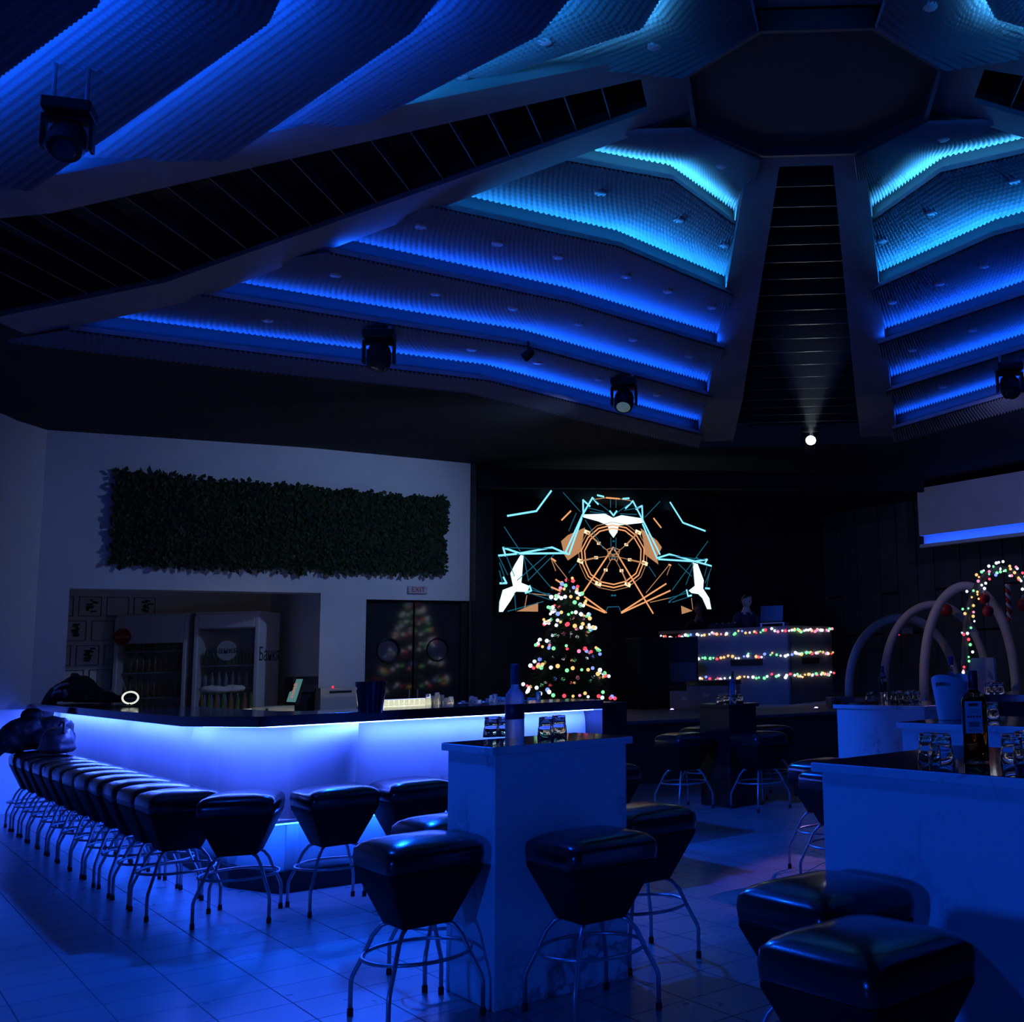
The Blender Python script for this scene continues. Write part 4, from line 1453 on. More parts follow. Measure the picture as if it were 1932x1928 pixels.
for l in ([(275, 440), (400, 630), (630, 900)], [(415, 640), (452, 835)], [(590, 640), (370, 830)], [(705, 190), (830, 330)], [(1410, 255), (1300, 370)], [(1760, 545), (1500, 900)], [(300, 1056), (560, 985)],
          [(470, 880), (640, 965)], [(450, 920), (622, 975)], [(470, 900), (630, 940)], [(1600, 905), (1475, 985)], [(1640, 945), (1500, 990)], [(1600, 925), (1475, 960)], [(350, 920), (360, 1050)], [(930, 240), (1070, 350)], [(1200, 262), (1080, 350)],
          [(1050, 240), (1050, 300)], [(1090, 240), (1090, 300)], [(865, 390), (1000, 600)], [(235, 655), (300, 790)], [(290, 650), (350, 800)], [(240, 700), (275, 800)], [(240, 760), (262, 850)], [(1785, 740), (1740, 850)], [(1755, 720), (1735, 800)], [(1770, 780), (1750, 880)],
          [(450, 830), (640, 640)], [(1660, 700), (1600, 860)], [(1545, 710), (1640, 800)], [(800, 710), (745, 775)], [(1330, 730), (1380, 805)], [(270, 592), (610, 600)], [(1480, 650), (1740, 680)], [(800, 340), (745, 470)], [(1052, 520), (1055, 640)], [(1090, 520), (1088, 640)],
          [(1015, 1060), (1030, 1025), (1110, 1022), (1125, 1060)], [(880, 300), (1000, 330)], [(1150, 320), (1260, 300)], [(900, 330), (1030, 345)], [(1120, 345), (1240, 350)]):
    C3.line(l, 6)
for c in ((1072, 545), (1075, 600), (1060, 665), (1085, 665), (1062, 940), (1082, 940), (640, 965), (600, 930), (1480, 960), (1480, 988), (375, 640), (1680, 668)):
    C3.line([(c[0] - 5, c[1]), (c[0] + 5, c[1])], 12)
cx_, cy_ = 1068, 655
for rr_ in (228, 205, 250):
    pts = [(cx_ + (rr_ + (6 if k % 2 else 0)) * cos(2 * pi * k / 14 + .2), cy_ + (rr_ * 1.0) * sin(2 * pi * k / 14 + .2)) for k in range(15)]
    (O1 if rr_ < 240 else O2).line(pts, 10 if rr_ < 240 else 5)
for l in ([(1070, 590), (850, 920)], [(1070, 590), (1360, 1070)], [(1130, 1062), (1455, 855)], [(1130, 1068), (1485, 905)], [(860, 950), (1020, 1065)], [(860, 1000), (1008, 1065)], [(620, 880), (690, 910)], [(652, 825), (720, 870)],
          [(695, 390), (760, 325)], [(1365, 378), (1418, 445)], [(1020, 228), (1115, 236)], [(620, 670), (650, 690)], [(1475, 715), (1490, 720)]):
    O1.line(l, 12)
for l in ([(620, 670), (745, 830)], [(618, 675), (650, 760)], [(1480, 715), (1310, 920)], [(1488, 720), (1462, 790)], [(455, 925), (690, 950)], [(1475, 960), (1340, 990)], [(440, 940), (425, 1030)], [(1640, 960), (1650, 1040)], [(930, 240), (1020, 228)], [(1115, 236), (1200, 250)],
          [(1070, 590), (1025, 605), (1045, 685), (1070, 675), (1098, 690), (1118, 608), (1070, 590)], [(1030, 640), (1110, 640)]):
    O2.line(l, 6)
for (x, y, tx_, ty_) in ((965, 560, 880, 480), (1165, 570, 1252, 480), (945, 665, 830, 690), (1190, 680, 1300, 705), (1015, 755, 960, 855), (1130, 760, 1175, 860)):
    O2.line([(x, y), (tx_, ty_)], 12); O2.line([(x, y), (1070, 650)], 5); O3.line([(x - 8, y), (x + 8, y)], 22); O3.line([(tx_ - 14, ty_ - 6), (tx_ + 14, ty_ + 6)], 30)
for p in ([(690, 545), (740, 500), (865, 445), (850, 520), (835, 620), (740, 685), (712, 640)], [(1425, 590), (1390, 540), (1270, 450), (1290, 540), (1300, 640), (1400, 715), (1390, 660)]):
    O2.poly(p, -.001)
for p in ([(365, 1056), (522, 990), (522, 1058)], [(1565, 1015), (1650, 1052), (1570, 1076)]):
    O2.poly(p, -.001)
for nm, k, col, e in (('cyan_line', C1, (.22, .74, 1.0), 1.25), ('white_shape', C2, (.62, .95, 1.0), 1.6), ('thin_line', C3, (.02, .22, .36), .55),
                      ('orange_line', O1, (1.0, .42, .17), .95), ('orange_shape', O2, (1.0, .48, .22), .5), ('bright_node', O3, (1.0, .8, .5), 1.2)):
    for q_ in k.parts: q_.build(nm, mat('screen_' + nm, (.02, .02, .02), .5, emit=col, es=e), t)

# ------------------------------------------------------------------ light strings
BULB = {n_: mat('bulb_' + n_, (.3, .3, .3), .4, emit=c_, es=e_) for n_, c_, e_ in (
    ('white', (.74, .8, 1.0), 1.7), ('blue', (.14, .22, 1.0), 2.0), ('green', (.24, 1.0, .44), 1.15), ('amber', (1.0, .58, .18), 1.25), ('red', (1.0, .07, .11), 1.2), ('pink', (1.0, .28, .52), 1.2))}
bmesh_ = {}
for n_, m_ in BULB.items():
    mb = MB(); mb.ball((0, 0, 0), 1, 8, 6); bmesh_[n_] = mb.mesh('bulb', m_, True)
ORDER = ['white', 'amber', 'green', 'red', 'white', 'amber', 'blue', 'green', 'white', 'red', 'amber', 'white', 'green', 'pink']
M_wire = mat('green_wire', (.01, .03, .012), .6)


def light_string(name, label, pts, n, R=.02, jit=.0, group=None, sag=None, seed=1, order=None):
    rnd = random.Random(seed)
    org = Vector(pts[0])
    t = thing(name, label, 'string lights', org, 0, group)
    seg = [(Vector(pts[i]), Vector(pts[i + 1])) for i in range(len(pts) - 1)]
    L_ = [(b_ - a_).length for a_, b_ in seg]; tot = sum(L_)
    def at(s):
        for (a_, b_), l in zip(seg, L_):
            if s <= l: return a_.lerp(b_, s / l if l else 0)
            s -= l
        return seg[-1][1]
    wire = [at(tot * k / (n * 2)) - org for k in range(n * 2 + 1)]
    MB().tube(wire, .004, 5).build('wire', M_wire, t, smooth=True)
    for k in range(n):
        p = at(tot * (k + .5 + rnd.uniform(-.3, .3)) / n) - org + Vector((rnd.uniform(-jit, jit), rnd.uniform(-jit, jit) * .3, rnd.uniform(-jit, jit)))
        c_ = rnd.choice(order or ORDER)
        o = bpy.data.objects.new('bulb', bmesh_[c_]); COL.objects.link(o); o.parent = t; o.location = p
        r = R * rnd.choice((.75, .9, 1.0, 1.1)); o.scale = (r, r, r)
    return t


# ------------------------------------------------------------------ christmas tree
ptree = aty(1072, 1318, 15.3)
tx0 = Vector((ptree.x, 15.3, ZS))
HT = 1.93
t = thing('christmas_tree', 'christmas tree covered in coloured lights on the stage', 'christmas tree', tx0)
mb = MB(); mb.lathe([(.16, 0), (.16, .03), (.03, .05), (.025, HT * .93), (.008, HT)], 12); mb.build('trunk', mat('bark', (.05, .03, .02), .8), t, smooth=True, auto=40)


def trad(z):                                  # outline of the crown
    f_ = max(0, min(1, (z - .18) / (HT - .18)))
    return .60 * (1 - f_) ** .78 + .02


random.seed(4)
mb = MB()
for i in range(1500):
    z = .18 + (HT - .2) * (1 - sqrt(random.random()))
    a = random.uniform(0, 2 * pi); R_ = trad(z) * random.uniform(.75, 1.08)
    tip = Vector((R_ * cos(a), R_ * sin(a), z - .05)); root = Vector((R_ * .45 * cos(a + .2), R_ * .45 * sin(a + .2), z + .06))
    d = tip - root; side = d.cross(Vector((0, 0, 1))).normalized()
    mb.cur = i % 2
    for k in range(7):
        q = root.lerp(tip, .3 + .7 * k / 6)
        for s_ in (-1, 1):
            e_ = q + side * s_ * random.uniform(.035, .06) + d.normalized() * .045 + Vector((0, 0, random.uniform(-.02, .03)))
            w_ = d.normalized() * .007
            mb.add([q - w_, e_, q + w_], [(0, 1, 2)])
nd = mb.build('needles', [mat('needle_dark', (.008, .03, .012), .7), mat('needle_mid', (.015, .045, .02), .7)], t); nd['kind'] = 'stuff'
for part, (f0_, f1_, turns, n_) in enumerate(((1.0, .56, 4.4, 98), (.56, .04, 2.9, 98))):
    pts = []
    for k in range(140):
        s = k / 139; f_ = f0_ + (f1_ - f0_) * s; z = .2 + (HT - .2) * f_
        a = turns * 2 * pi * s + part * .7
        pts.append(tx0 + Vector(((trad(z) + .03) * cos(a), (trad(z) + .03) * sin(a), z)))
    light_string('string_lights', ['coloured light string wound round the upper half of the christmas tree', 'coloured light string wound round the lower half of the christmas tree'][part], pts, n_, .027, .05, 'light strings on the tree', seed=part + 3)

# ------------------------------------------------------------------ DJ booth
ck = aty(1493, 1320, 17.3); ck = Vector((ck.x, 17.3, 0))
bd1 = Vector((-.87, .493, 0)); bd2 = Vector((.493, .87, 0))
BL1, BL2, BZ = 2.12, 1.5, 1.185
t = thing('dj_booth', 'white DJ booth wrapped in three rows of coloured lights', 'dj booth', Vector((ck.x, ck.y, ZS)))
M_booth = noisy('booth_laminate', (.15, .16, .18), (.17, .18, .2), 3, rough=.45)
mb = MB()
def sl_(a0, b0, l, th, inn_dir, z0_, z1_):
    p = Vector((0, 0, 0)) + a0; q = p + b0 * l; i_ = inn_dir * th
    mb.prism([(p.x, p.y), (q.x, q.y), (q.x + i_.x, q.y + i_.y), (p.x + i_.x, p.y + i_.y)], z0_, z1_)
sl_(Vector(), bd1, BL1, .04, bd2, 0, BZ); mb.build('front_panel', M_booth, t)
mb = MB(); sl_(Vector(), bd2, BL2, .04, bd1, 0, BZ); mb.build('side_panel', M_booth, t)
mb = MB(); sl_(Vector(), bd1, BL1 + .42, .62, bd2, BZ, BZ + .05); sl_(bd2 * .62, bd2, BL2 - .62, .6, bd1, BZ, BZ + .05); mb.build('desk_top', mat('booth_top', (.12, .12, .13), .5), t)
mb = MB(); sl_(bd1 * (BL1 - .04), bd2, .6, .04, bd1, 0, BZ); mb.build('side_panel', M_booth, t)
mb = MB(); a_ = bd1 * .35 - bd2 * .012
mb.prism([((bd1 * s + bd2 * d_).x, (bd1 * s + bd2 * d_).y) for s, d_ in ((.5, -.01), (1.1, -.01), (1.1, .0), (.5, .0))], .62, .72)
mb.prism([((bd2 * s + bd1 * d_).x, (bd2 * s + bd1 * d_).y) for s, d_ in ((.4, -.01), (1.0, -.01), (1.0, .0), (.4, .0))], .62, .72)
mb.build('vent_slot', M_black, t)
for i, (zl, n_, ext) in enumerate(((1.16, 62, .40), (.78, 52, .05), (.44, 50, -.02))):
    o_ = Vector((ck.x, ck.y, ZS)); nf = -bd2 * .03; ns_ = -bd1 * .03
    pts = []
    for k in range(25):
        s = (BL1 + ext) * (1 - k / 24); pts.append(o_ + bd1 * s + nf + Vector((0, 0, zl + .018 * sin(k * 1.3) + .04 * (k / 24) - .03)))
    for k in range(1, 13):
        s = BL2 * k / 12; pts.append(o_ + bd2 * s + ns_ + Vector((0, 0, zl + .01 + .018 * sin(k * 1.7))))
    light_string('string_lights', ['top coloured light row along the DJ booth', 'middle coloured light row along the DJ booth', 'lowest coloured light row along the DJ booth'][i], pts, n_, .024, .02, 'light rows on the booth', seed=20 + i)

# laptop and controller on the booth
lp = Vector((ck.x, ck.y, ZS + BZ + .05)) + bd1 * .42 + bd2 * .28
t = thing('laptop', 'open laptop on a silver stand on top of the DJ booth', 'laptop', lp, atan2(-bd1.y, -bd1.x) + radians(12))
mb = MB(); mb.box((0, 0, .055), (.42, .26, .014)); mb.box((-.19, .0, .025), (.03, .26, .05)); mb.box((.19, .0, .025), (.03, .26, .05)); mb.build('stand', mat('silver', (.7, .7, .75), .3, metal=.6), t, bevel=.003)
mb = MB(); mb.box((0, .0, .074), (.38, .26, .018)); mb.build('keyboard_deck', M_black, t, bevel=.003)
mb = MB(); mb.box((0, -.14, .21), (.38, .01, .26), Matrix.Rotation(radians(-12), 4, 'X')); mb.build('lid', mat('laptop_lid', (.03, .03, .05), .3), t, bevel=.004)
mb = MB(); mb.box((0, -.134, .21), (.35, .003, .22), Matrix.Rotation(radians(-12), 4, 'X')); mb.build('display', mat('laptop_display', (.02, .02, .02), .3, emit=(.6, .75, 1), es=.9), t)
mx_ = Vector((ck.x, ck.y, ZS + BZ + .05)) + bd1 * 1.3 + bd2 * .19
t = thing('dj_mixer', 'black DJ mixer lying on the booth before the man', 'mixer', mx_, atan2(-bd1.y, -bd1.x))
mb = MB(); mb.box((0, 0, .04), (.5, .34, .08)); mb.build('body', M_black, t, bevel=.005)
for i in range(4):
    MB().lathe([(.018, .08), (.018, .1), (.0001, .1)], 12, (-.18 + .12 * i, 0, 0)).build('knob', M_steel, t, smooth=True, auto=40)

# other stage kit
ps_ = aty(1245, 1320, 17.0)
t = thing('speaker_cabinet', 'tall black loudspeaker cabinet between christmas tree and DJ booth', 'speaker', Vector((ps_.x, 17.4, ZS)), radians(28))
mb = MB(); mb.box((0, 0, .55), (1.0, .6, 1.1)); mb.build('cabinet', M_black, t, bevel=.01)
mb = MB(); mb.box((.26, -.31, .55), (.42, .02, .98)); mb.build('grille', mat('grille', (.018, .018, .02), .5), t)
mb = MB(); mb.box((.22, -.325, .55), (.44, .012, .3)); mb.build('grey_panel', mat('grey_panel', (.07, .07, .08), .6), t)
for n_, lab, px_, Y_, s_, m_, rz_ in (
        ('flight_case', 'pale flight case on the stage before the DJ booth, tallest of the pair', 1347, 16.3, (.66, .5, .36), noisy('case_grey', (.25, .27, .3), (.3, .32, .34), 3), -20),
        ('flight_case', 'lower flight case with closed black lid beside the taller pale one', 1302, 16.8, (.5, .4, .28), noisy('case_grey2', (.22, .24, .26), (.27, .28, .3), 3), -20)):
    p = aty(px_, 1320, Y_)
    t = thing(n_, lab, 'case', Vector((p.x, Y_, ZS)), radians(rz_), 'flight cases on the stage')
    mb = MB(); mb.box((0, 0, s_[2] / 2), s_); mb.build('body', m_, t, bevel=.008)
    mb = MB(); mb.box((0, 0, s_[2] + .035), (s_[0] + .02, s_[1] + .02, .07)); mb.build('lid', M_blackgloss, t, bevel=.008)
    mb = MB(); mb.box((0, -s_[1] / 2 - .008, s_[2] * .6), (.1, .016, .05)); mb.build('latch', M_steel, t, bevel=.003)
p = aty(1585, 1318, 15.9)
t = thing('projector', 'small projector box on the stage floor beside the first hoop', 'projector', Vector((p.x, 15.9, ZS)), radians(15))
mb = MB(); mb.box((0, 0, .08), (.36, .26, .14)); mb.build('body', mat('projector_grey', (.2, .2, .22), .5), t, bevel=.012)
mb = MB(); mb.lathe([(.045, 0), (.045, .04), (.03, .045), (.0001, .03)], 16); mb.v = [(x - .09, -z - .12, y + .08) for x, y, z in mb.v]; mb.build('lens', M_blackgloss, t, smooth=True, auto=40)
for sx in (-.14, .14):
    MB().lathe([(.015, 0), (.012, .012)], 8, (sx, 0, 0)).build('foot', M_rubber, t)


# ------------------------------------------------------------------ people
def person(name, label, loc, rz, H, shirt, hair, skin, head_turn=0.0, head_down=.25, arm=((.26, -.18, 1.12), (.22, -.42, 1.08)), group=None):
    t = thing(name, label, 'person', loc, rz)
    k = H / 1.8
    J = {}
    V = []; R_ = []; Ed = []
    def j(n_, x, y, z, r):
        J[n_] = len(V); V.append(Vector((x, y, z)) * k); R_.append(r * k)
    def e(a_, b_): Ed.append((J[a_], J[b_]))
    j('pel', 0, 0, .96, .145); j('waist', 0, 0, 1.08, .125); j('chest', 0, .0, 1.28, .15); j('top', 0, 0, 1.43, .105); j('neck', 0, -.01, 1.52, .056); j('hb', 0, -.03, 1.60, .07)
    e('pel', 'waist'); e('waist', 'chest'); e('chest', 'top'); e('top', 'neck'); e('neck', 'hb')
    for s, n_ in ((1, 'l'), (-1, 'r')):
        j(n_ + 'sh', .17 * s, 0, 1.42, .066); j(n_ + 'el', arm[0][0] * s, arm[0][1] * .4, arm[0][2], .045); j(n_ + 'wr', arm[1][0] * s, arm[1][1], arm[1][2], .03); j(n_ + 'pa', arm[1][0] * s * .95, arm[1][1] - .08, arm[1][2] - .01, .033)
        e('top', n_ + 'sh'); e(n_ + 'sh', n_ + 'el'); e(n_ + 'el', n_ + 'wr'); e(n_ + 'wr', n_ + 'pa')
        for f_ in range(5):
            off = (f_ - 2) * .019
            ln = (.055, .075, .082, .076, .06)[f_]
            bx = arm[1][0] * s * .95 + off; by = arm[1][1] - .10
            if f_ == (0 if s > 0 else 4): bx, by, ln = bx - .012 * s, by + .035, .05
            j(n_ + 'f%da' % f_, bx, by, arm[1][2] - .008, .0105); j(n_ + 'f%db' % f_, bx + off * .2, by - ln * .55, arm[1][2] - .014, .0098); j(n_ + 'f%dc' % f_, bx + off * .3, by - ln, arm[1][2] - .032, .0085)
            e(n_ + 'pa', n_ + 'f%da' % f_); e(n_ + 'f%da' % f_, n_ + 'f%db' % f_); e(n_ + 'f%db' % f_, n_ + 'f%dc' % f_)
        j(n_ + 'hip', .095 * s, 0, .90, .098); j(n_ + 'kn', .11 * s, -.01, .50, .064); j(n_ + 'an', .115 * s, .03, .09, .044); j(n_ + 'to', .13 * s, -.13, .035, .035)
        e('pel', n_ + 'hip'); e(n_ + 'hip', n_ + 'kn'); e(n_ + 'kn', n_ + 'an'); e(n_ + 'an', n_ + 'to')
    me = bpy.data.meshes.new('body'); me.from_pydata([tuple(v) for v in V], Ed, [])
    o = bpy.data.objects.new('body', me); COL.objects.link(o)
    sk = o.modifiers.new('skin', 'SKIN'); sk.use_smooth_shade = True
    for i, d in enumerate(me.skin_vertices[0].data):
        d.radius = (R_[i], R_[i] * (.72 if i < 4 else 1)); d.use_root = (i == 0)
    sb_ = o.modifiers.new('sub', 'SUBSURF'); sb_.levels = sb_.render_levels = 2
    bpy.context.view_layer.update()
    me2 = bpy.data.meshes.new_from_object(o.evaluated_get(bpy.context.evaluated_depsgraph_get()))
    o.modifiers.clear(); o.data = me2; o.parent = t
    # head: sculpted ball joined to the body skin
    bm = bmesh.new(); bm.from_mesh(me2)
    hm = bmesh.new(); bmesh.ops.create_uvsphere(hm, u_segments=28, v_segments=20, radius=1)
    Mh = Matrix.Translation(Vector((0, -.045, 1.675)) * k) @ Matrix.Rotation(head_turn, 4, 'Z') @ Matrix.Rotation(head_down, 4, 'X')
    def face(v):
        x, y, z = v
        X, Y, Z = x * .076, y * .096, z * .118
        if z < -.1: X *= 1 - .38 * min(1, (-z - .1)) ; Y *= 1 - .10 * (-z)
        if y < 0:
            n_ = math.exp(-((x / .16) ** 2 + ((z + .12) / .22) ** 2)); Y -= .022 * n_
            n_ = math.exp(-((x / .2) ** 2 + ((z + .78) / .16) ** 2)); Y -= .010 * n_
            for s in (-1, 1):
                n_ = math.exp(-(((x - .38 * s) / .18) ** 2 + ((z - .05) / .12) ** 2)); Y += .010 * n_
            n_ = math.exp(-((x / .5) ** 2 + ((z - .22) / .1) ** 2)); Y -= .006 * n_
            n_ = math.exp(-((x / .25) ** 2 + ((z + .5) / .07) ** 2)); Y -= .006 * n_
        for s in (-1, 1):
            n_ = math.exp(-(((y - .12) / .2) ** 2 + ((z + .02) / .26) ** 2)) * (1 if x * s > .75 else 0); X += s * .014 * n_
        return Vector((X, Y, Z)) * k
    for v in hm.verts: v.co = Mh @ face(v.co)
    tmp = bpy.data.meshes.new('tmp'); hm.to_mesh(tmp); hm.free(); bm.from_mesh(tmp)
    bm.to_mesh(me2); bm.free()
    me2.materials.clear(); me2.materials.append(skin)
    for p_ in me2.polygons: p_.use_smooth = True
    # eyes and mouth
    mb = MB()
    for s in (-1, 1):
        c_ = Mh @ (Vector((.03 * s, -.083, .006)) * k); mb.ball(c_, .011 * k, 8, 6)
    mb.build('eyes', mat('eye_dark', (.03, .02, .02), .2), o, smooth=True)
    mb = MB(); mb.ball(Mh @ (Vector((0, -.098, -.058)) * k), .02 * k, 10, 6, (1, .35, .3)); mb.build('lips', mat('lip', (.3, .12, .1), .5), o, smooth=True)
    # hair cap
    mb = MB(); n_ = 24; vs = []; fs = []
    for jj in range(9):
        for i in range(n_):
            a_ = 2 * pi * i / n_
            low = .28 + .5 * max(0, -sin(a_)) - .75 * max(0, sin(a_)) * 1.0
            z_ = 1 - (1 - low) * jj / 8
            r_ = sqrt(max(0, 1 - min(1, abs(z_)) ** 2))
            vs.append(Mh @ (Vector((r_ * cos(a_) * .0815, r_ * sin(a_) * .102, z_ * .126)) * k))
    for jj in range(8):
        for i in range(n_): fs.append((jj * n_ + i, jj * n_ + (i + 1) % n_, (jj + 1) * n_ + (i + 1) % n_, (jj + 1) * n_ + i))
    mb.add(vs, fs); mb.build('hair', hair, t, smooth=True)
    # clothes follow the body: shell over torso and upper arms, trousers over the legs
    bm = bmesh.new(); bm.from_mesh(me2)
    for nm, test, m_, grow in (('shirt', lambda c: .93 * k < c.z < 1.485 * k and not (abs(c.x) > .2 * k and c.z < 1.2 * k), shirt, .014), ('trousers', lambda c: .1 * k < c.z < .97 * k and abs(c.x) < .23 * k and c.y > -.25 * k, mat('dark_denim', (.015, .017, .025), .8), .013)):
        b2 = bm.copy(); b2.normal_update()
        bmesh.ops.delete(b2, geom=[v for v in b2.verts if not test(v.co)], context='VERTS')
        for v in b2.verts: v.co += v.normal * grow
        m2 = bpy.data.meshes.new(nm); b2.to_mesh(m2); b2.free(); m2.materials.append(m_)
        for p_ in m2.polygons: p_.use_smooth = True
        ob_ = bpy.data.objects.new(nm, m2); COL.objects.link(ob_); ob_.parent = t
    bm.free()
    mb = MB()
    for s in (-1, 1): mb.box((.125 * s * k, -.06 * k, .035), (.1 * k, .27 * k, .07))
    mb.build('shoes', M_black, t, bevel=.02, seg=3)
    return t


p = aty(1407, 1130, 18.45)
skin1 = mat('skin', (.50, .33, .25), .5)
person('person', 'young man in a dark polo shirt looking down behind the DJ booth', Vector((p.x, 18.45, ZS)), radians(25), 1.83, noisy('dark_polo', (.012, .012, .02), (.02, .02, .03), 8, rough=.8), mat('dark_hair', (.012, .009, .008), .6), skin1, radians(25), .30)
p = aty(1318, 1146, 19.0)
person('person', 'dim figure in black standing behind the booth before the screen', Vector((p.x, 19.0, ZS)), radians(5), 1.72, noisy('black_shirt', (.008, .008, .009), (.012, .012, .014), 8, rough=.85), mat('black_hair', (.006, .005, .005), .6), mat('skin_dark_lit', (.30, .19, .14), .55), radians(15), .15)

# ------------------------------------------------------------------ hoop arches
M_tube = noisy('pale_tube', (.42, .38, .38), (.5, .46, .45), 3, rough=.5)
hoops = [((1602, 1312), (1692, 1166), (1806, 1312), 17.4, .07, 'pale hoop arch farthest back, nearest the DJ booth'),
         ((1668, 1306), (1760, 1141), (1866, 1306), 16.8, .066, 'pale hoop arch, second from the DJ booth'),
         ((1744, 1312), (1826, 1106), (1918, 1312), 16.2, .072, 'tallest plain hoop arch standing before the lit one')]
hp = []
for (x0, y0), (xm, ym), (x1, y1), Y, r, lab in hoops:
    a_ = aty(x0, y0, Y); c_ = aty(xm, ym, Y + .15); b_ = aty(x1, y1, Y + .3)
    mid = (a_ + b_) / 2
    zt = c_.z; hw = (b_ - a_) / 2
    t = thing('hoop_arch', lab, 'arch', Vector((mid.x, mid.y, ZS)), 0, 'hoop arches')
    pts = []
    zc_ = ZS + .55
    for k in range(41):
        f_ = k / 40 * 2 - 1
        an = pi / 2 * (f_)
        s = sin(an); 
        hh = cos(an) ** .8 if abs(f_) < 1 else 0
        P_ = hw * (s * (1.0 if abs(s) < 1 else 1)) 
        pts.append(Vector((P_.x, P_.y, (zt - ZS) * hh)))
    pts[0].z = 0; pts[-1].z = 0
    MB().tube(pts, r, 14).build('tube', M_tube, t, smooth=True)
    for q in (pts[0], pts[-1]):
        MB().lathe([(r * 1.6, 0), (r * 1.6, .02), (r * 1.15, .03), (r * 1.15, .09)], 16, (q.x, q.y, 0)).build('foot_plate', M_steel, t, smooth=True, auto=40)
    hp.append((mid, hw, zt))
# the fourth hoop carries a light string
Y = 15.6
a_ = aty(1822, 1290, Y); c_ = aty(1891, 1072, Y); hw = Vector((c_.x - a_.x, .12, 0)) * 1.0
mid = Vector((c_.x, Y + .12, 0)); zt = c_.z
t = thing('hoop_arch', 'dark hoop arch wound with a string of coloured lights', 'arch', Vector((mid.x, mid.y, ZS - .0)), 0, 'hoop arches')
pts = [Vector((hw.x * sin(pi / 2 * f_), hw.y * sin(pi / 2 * f_), (zt - ZS) * (cos(pi / 2 * f_) ** .62))) for f_ in [k / 24 - 1 for k in range(49)]]
pts[0].z = pts[-1].z = 0
MB().tube(pts, .05, 12).build('tube', noisy('dark_tube', (.06, .06, .07), (.09, .09, .1), 3, rough=.6), t, smooth=True)
for q in (pts[0], pts[-1]):
    MB().lathe([(.09, 0), (.09, .02), (.06, .03), (.06, .09)], 16, (q.x, q.y, 0)).build('foot_plate', M_steel, t, smooth=True, auto=40)
lpnt = []
for k in range(97):
    f_ = k / 96 * 2 - 1
    base_ = Vector((hw.x * sin(pi / 2 * f_), hw.y * sin(pi / 2 * f_), (zt - ZS) * (max(0, cos(pi / 2 * f_)) ** .62)))
    an = k * .9
    lpnt.append(Vector((mid.x, mid.y, ZS + .02)) + base_ + Vector((.09 * cos(an), -.07 - .02 * sin(an), .09 * sin(an) if abs(f_) < .96 else .03)))
light_string('string_lights', 'coloured light string wound round the dark hoop arch', lpnt, 96, .021, .03, seed=55)

# ornaments hanging in the hoops
M_red = mat('red_glitter', (.45, .01, .02), .3, metal=.3)
MR2 = noisy('red_tinsel', (.4, .01, .02), (.2, .0, .01), 30, rough=.4, bump=.3, bscale=80)
for i, (x, y, Y, r, lab) in enumerate(((1785, 1151, 16.85, .10, 'red bauble hanging under the second hoop'), (1857, 1129, 15.75, .085, 'upper red bauble on the lit hoop'),
                                       (1864, 1153, 15.7, .085, 'lower red bauble on the lit hoop'), (1931, 1141, 15.7, .10, 'red bauble on the far leg of the lit hoop'))):
    p = aty(x, y, Y - .12)
    t = thing('bauble', lab, 'ornament', p, 0, 'red baubles on the hoops')
    MB().ball((0, 0, 0), r, 18, 12).build('ball', MR2, t, smooth=True)
    MB().lathe([(.02, r * .97), (.02, r + .03), (.006, r + .035), (.004, r + .09)], 10).build('hanger', M_steel, t, smooth=True, auto=40)
p = aty(1903, 1135, 15.6)
t = thing('twisted_ornament', 'red and white twisted hanging ornament inside the lit hoop', 'ornament', p)
for s, m_ in ((0, M_red), (pi, mat('ornament_white', (.5, .5, .52), .5))):
    MB().tube([(.022 * cos(k * .55 + s), .022 * sin(k * .55 + s), .24 - k * .012) for k in range(44)], .022, 8).build('twist', m_, t, smooth=True)
MB().tube([(0, 0, .24), (0, 0, .52)], .003, 5).build('thread', M_wire, t)
p = aty(1884, 1310, 14.6)
boxthing('pale_cabinet', 'pale square cabinet behind the hoops near the tables', 'cabinet', Vector((p.x, 15.9, ZS)), (.40, .4, p.z - ZS + .46), 0.1, mat('cabinet_pale', (.55, .6, .62), .5), lambda t: MB().box((0, -.205, .4), (.34, .012, .5)).build('door', mat('cabinet_pale', (.55, .6, .62), .5), t))
p = aty(1710, 1190, 19.5)
t = thing('wall_sign', 'small dim sign on the wall seen through the second hoop', 'sign', onplane(1712, 1190, KK + BN * .12, BN), atan2(-RD.y, -RD.x) + pi)
MB().box((0, 0, 0), (.26, .03, .12)).build('plate', mat('sign_dim', (.25, .28, .30), .5), t)
MB().ball((-.2, -.02, -.07), .012).build('pilot_light', mat('pilot_red', (.4, .02, .02), .4, emit=(1, .02, .05), es=2.5), t)


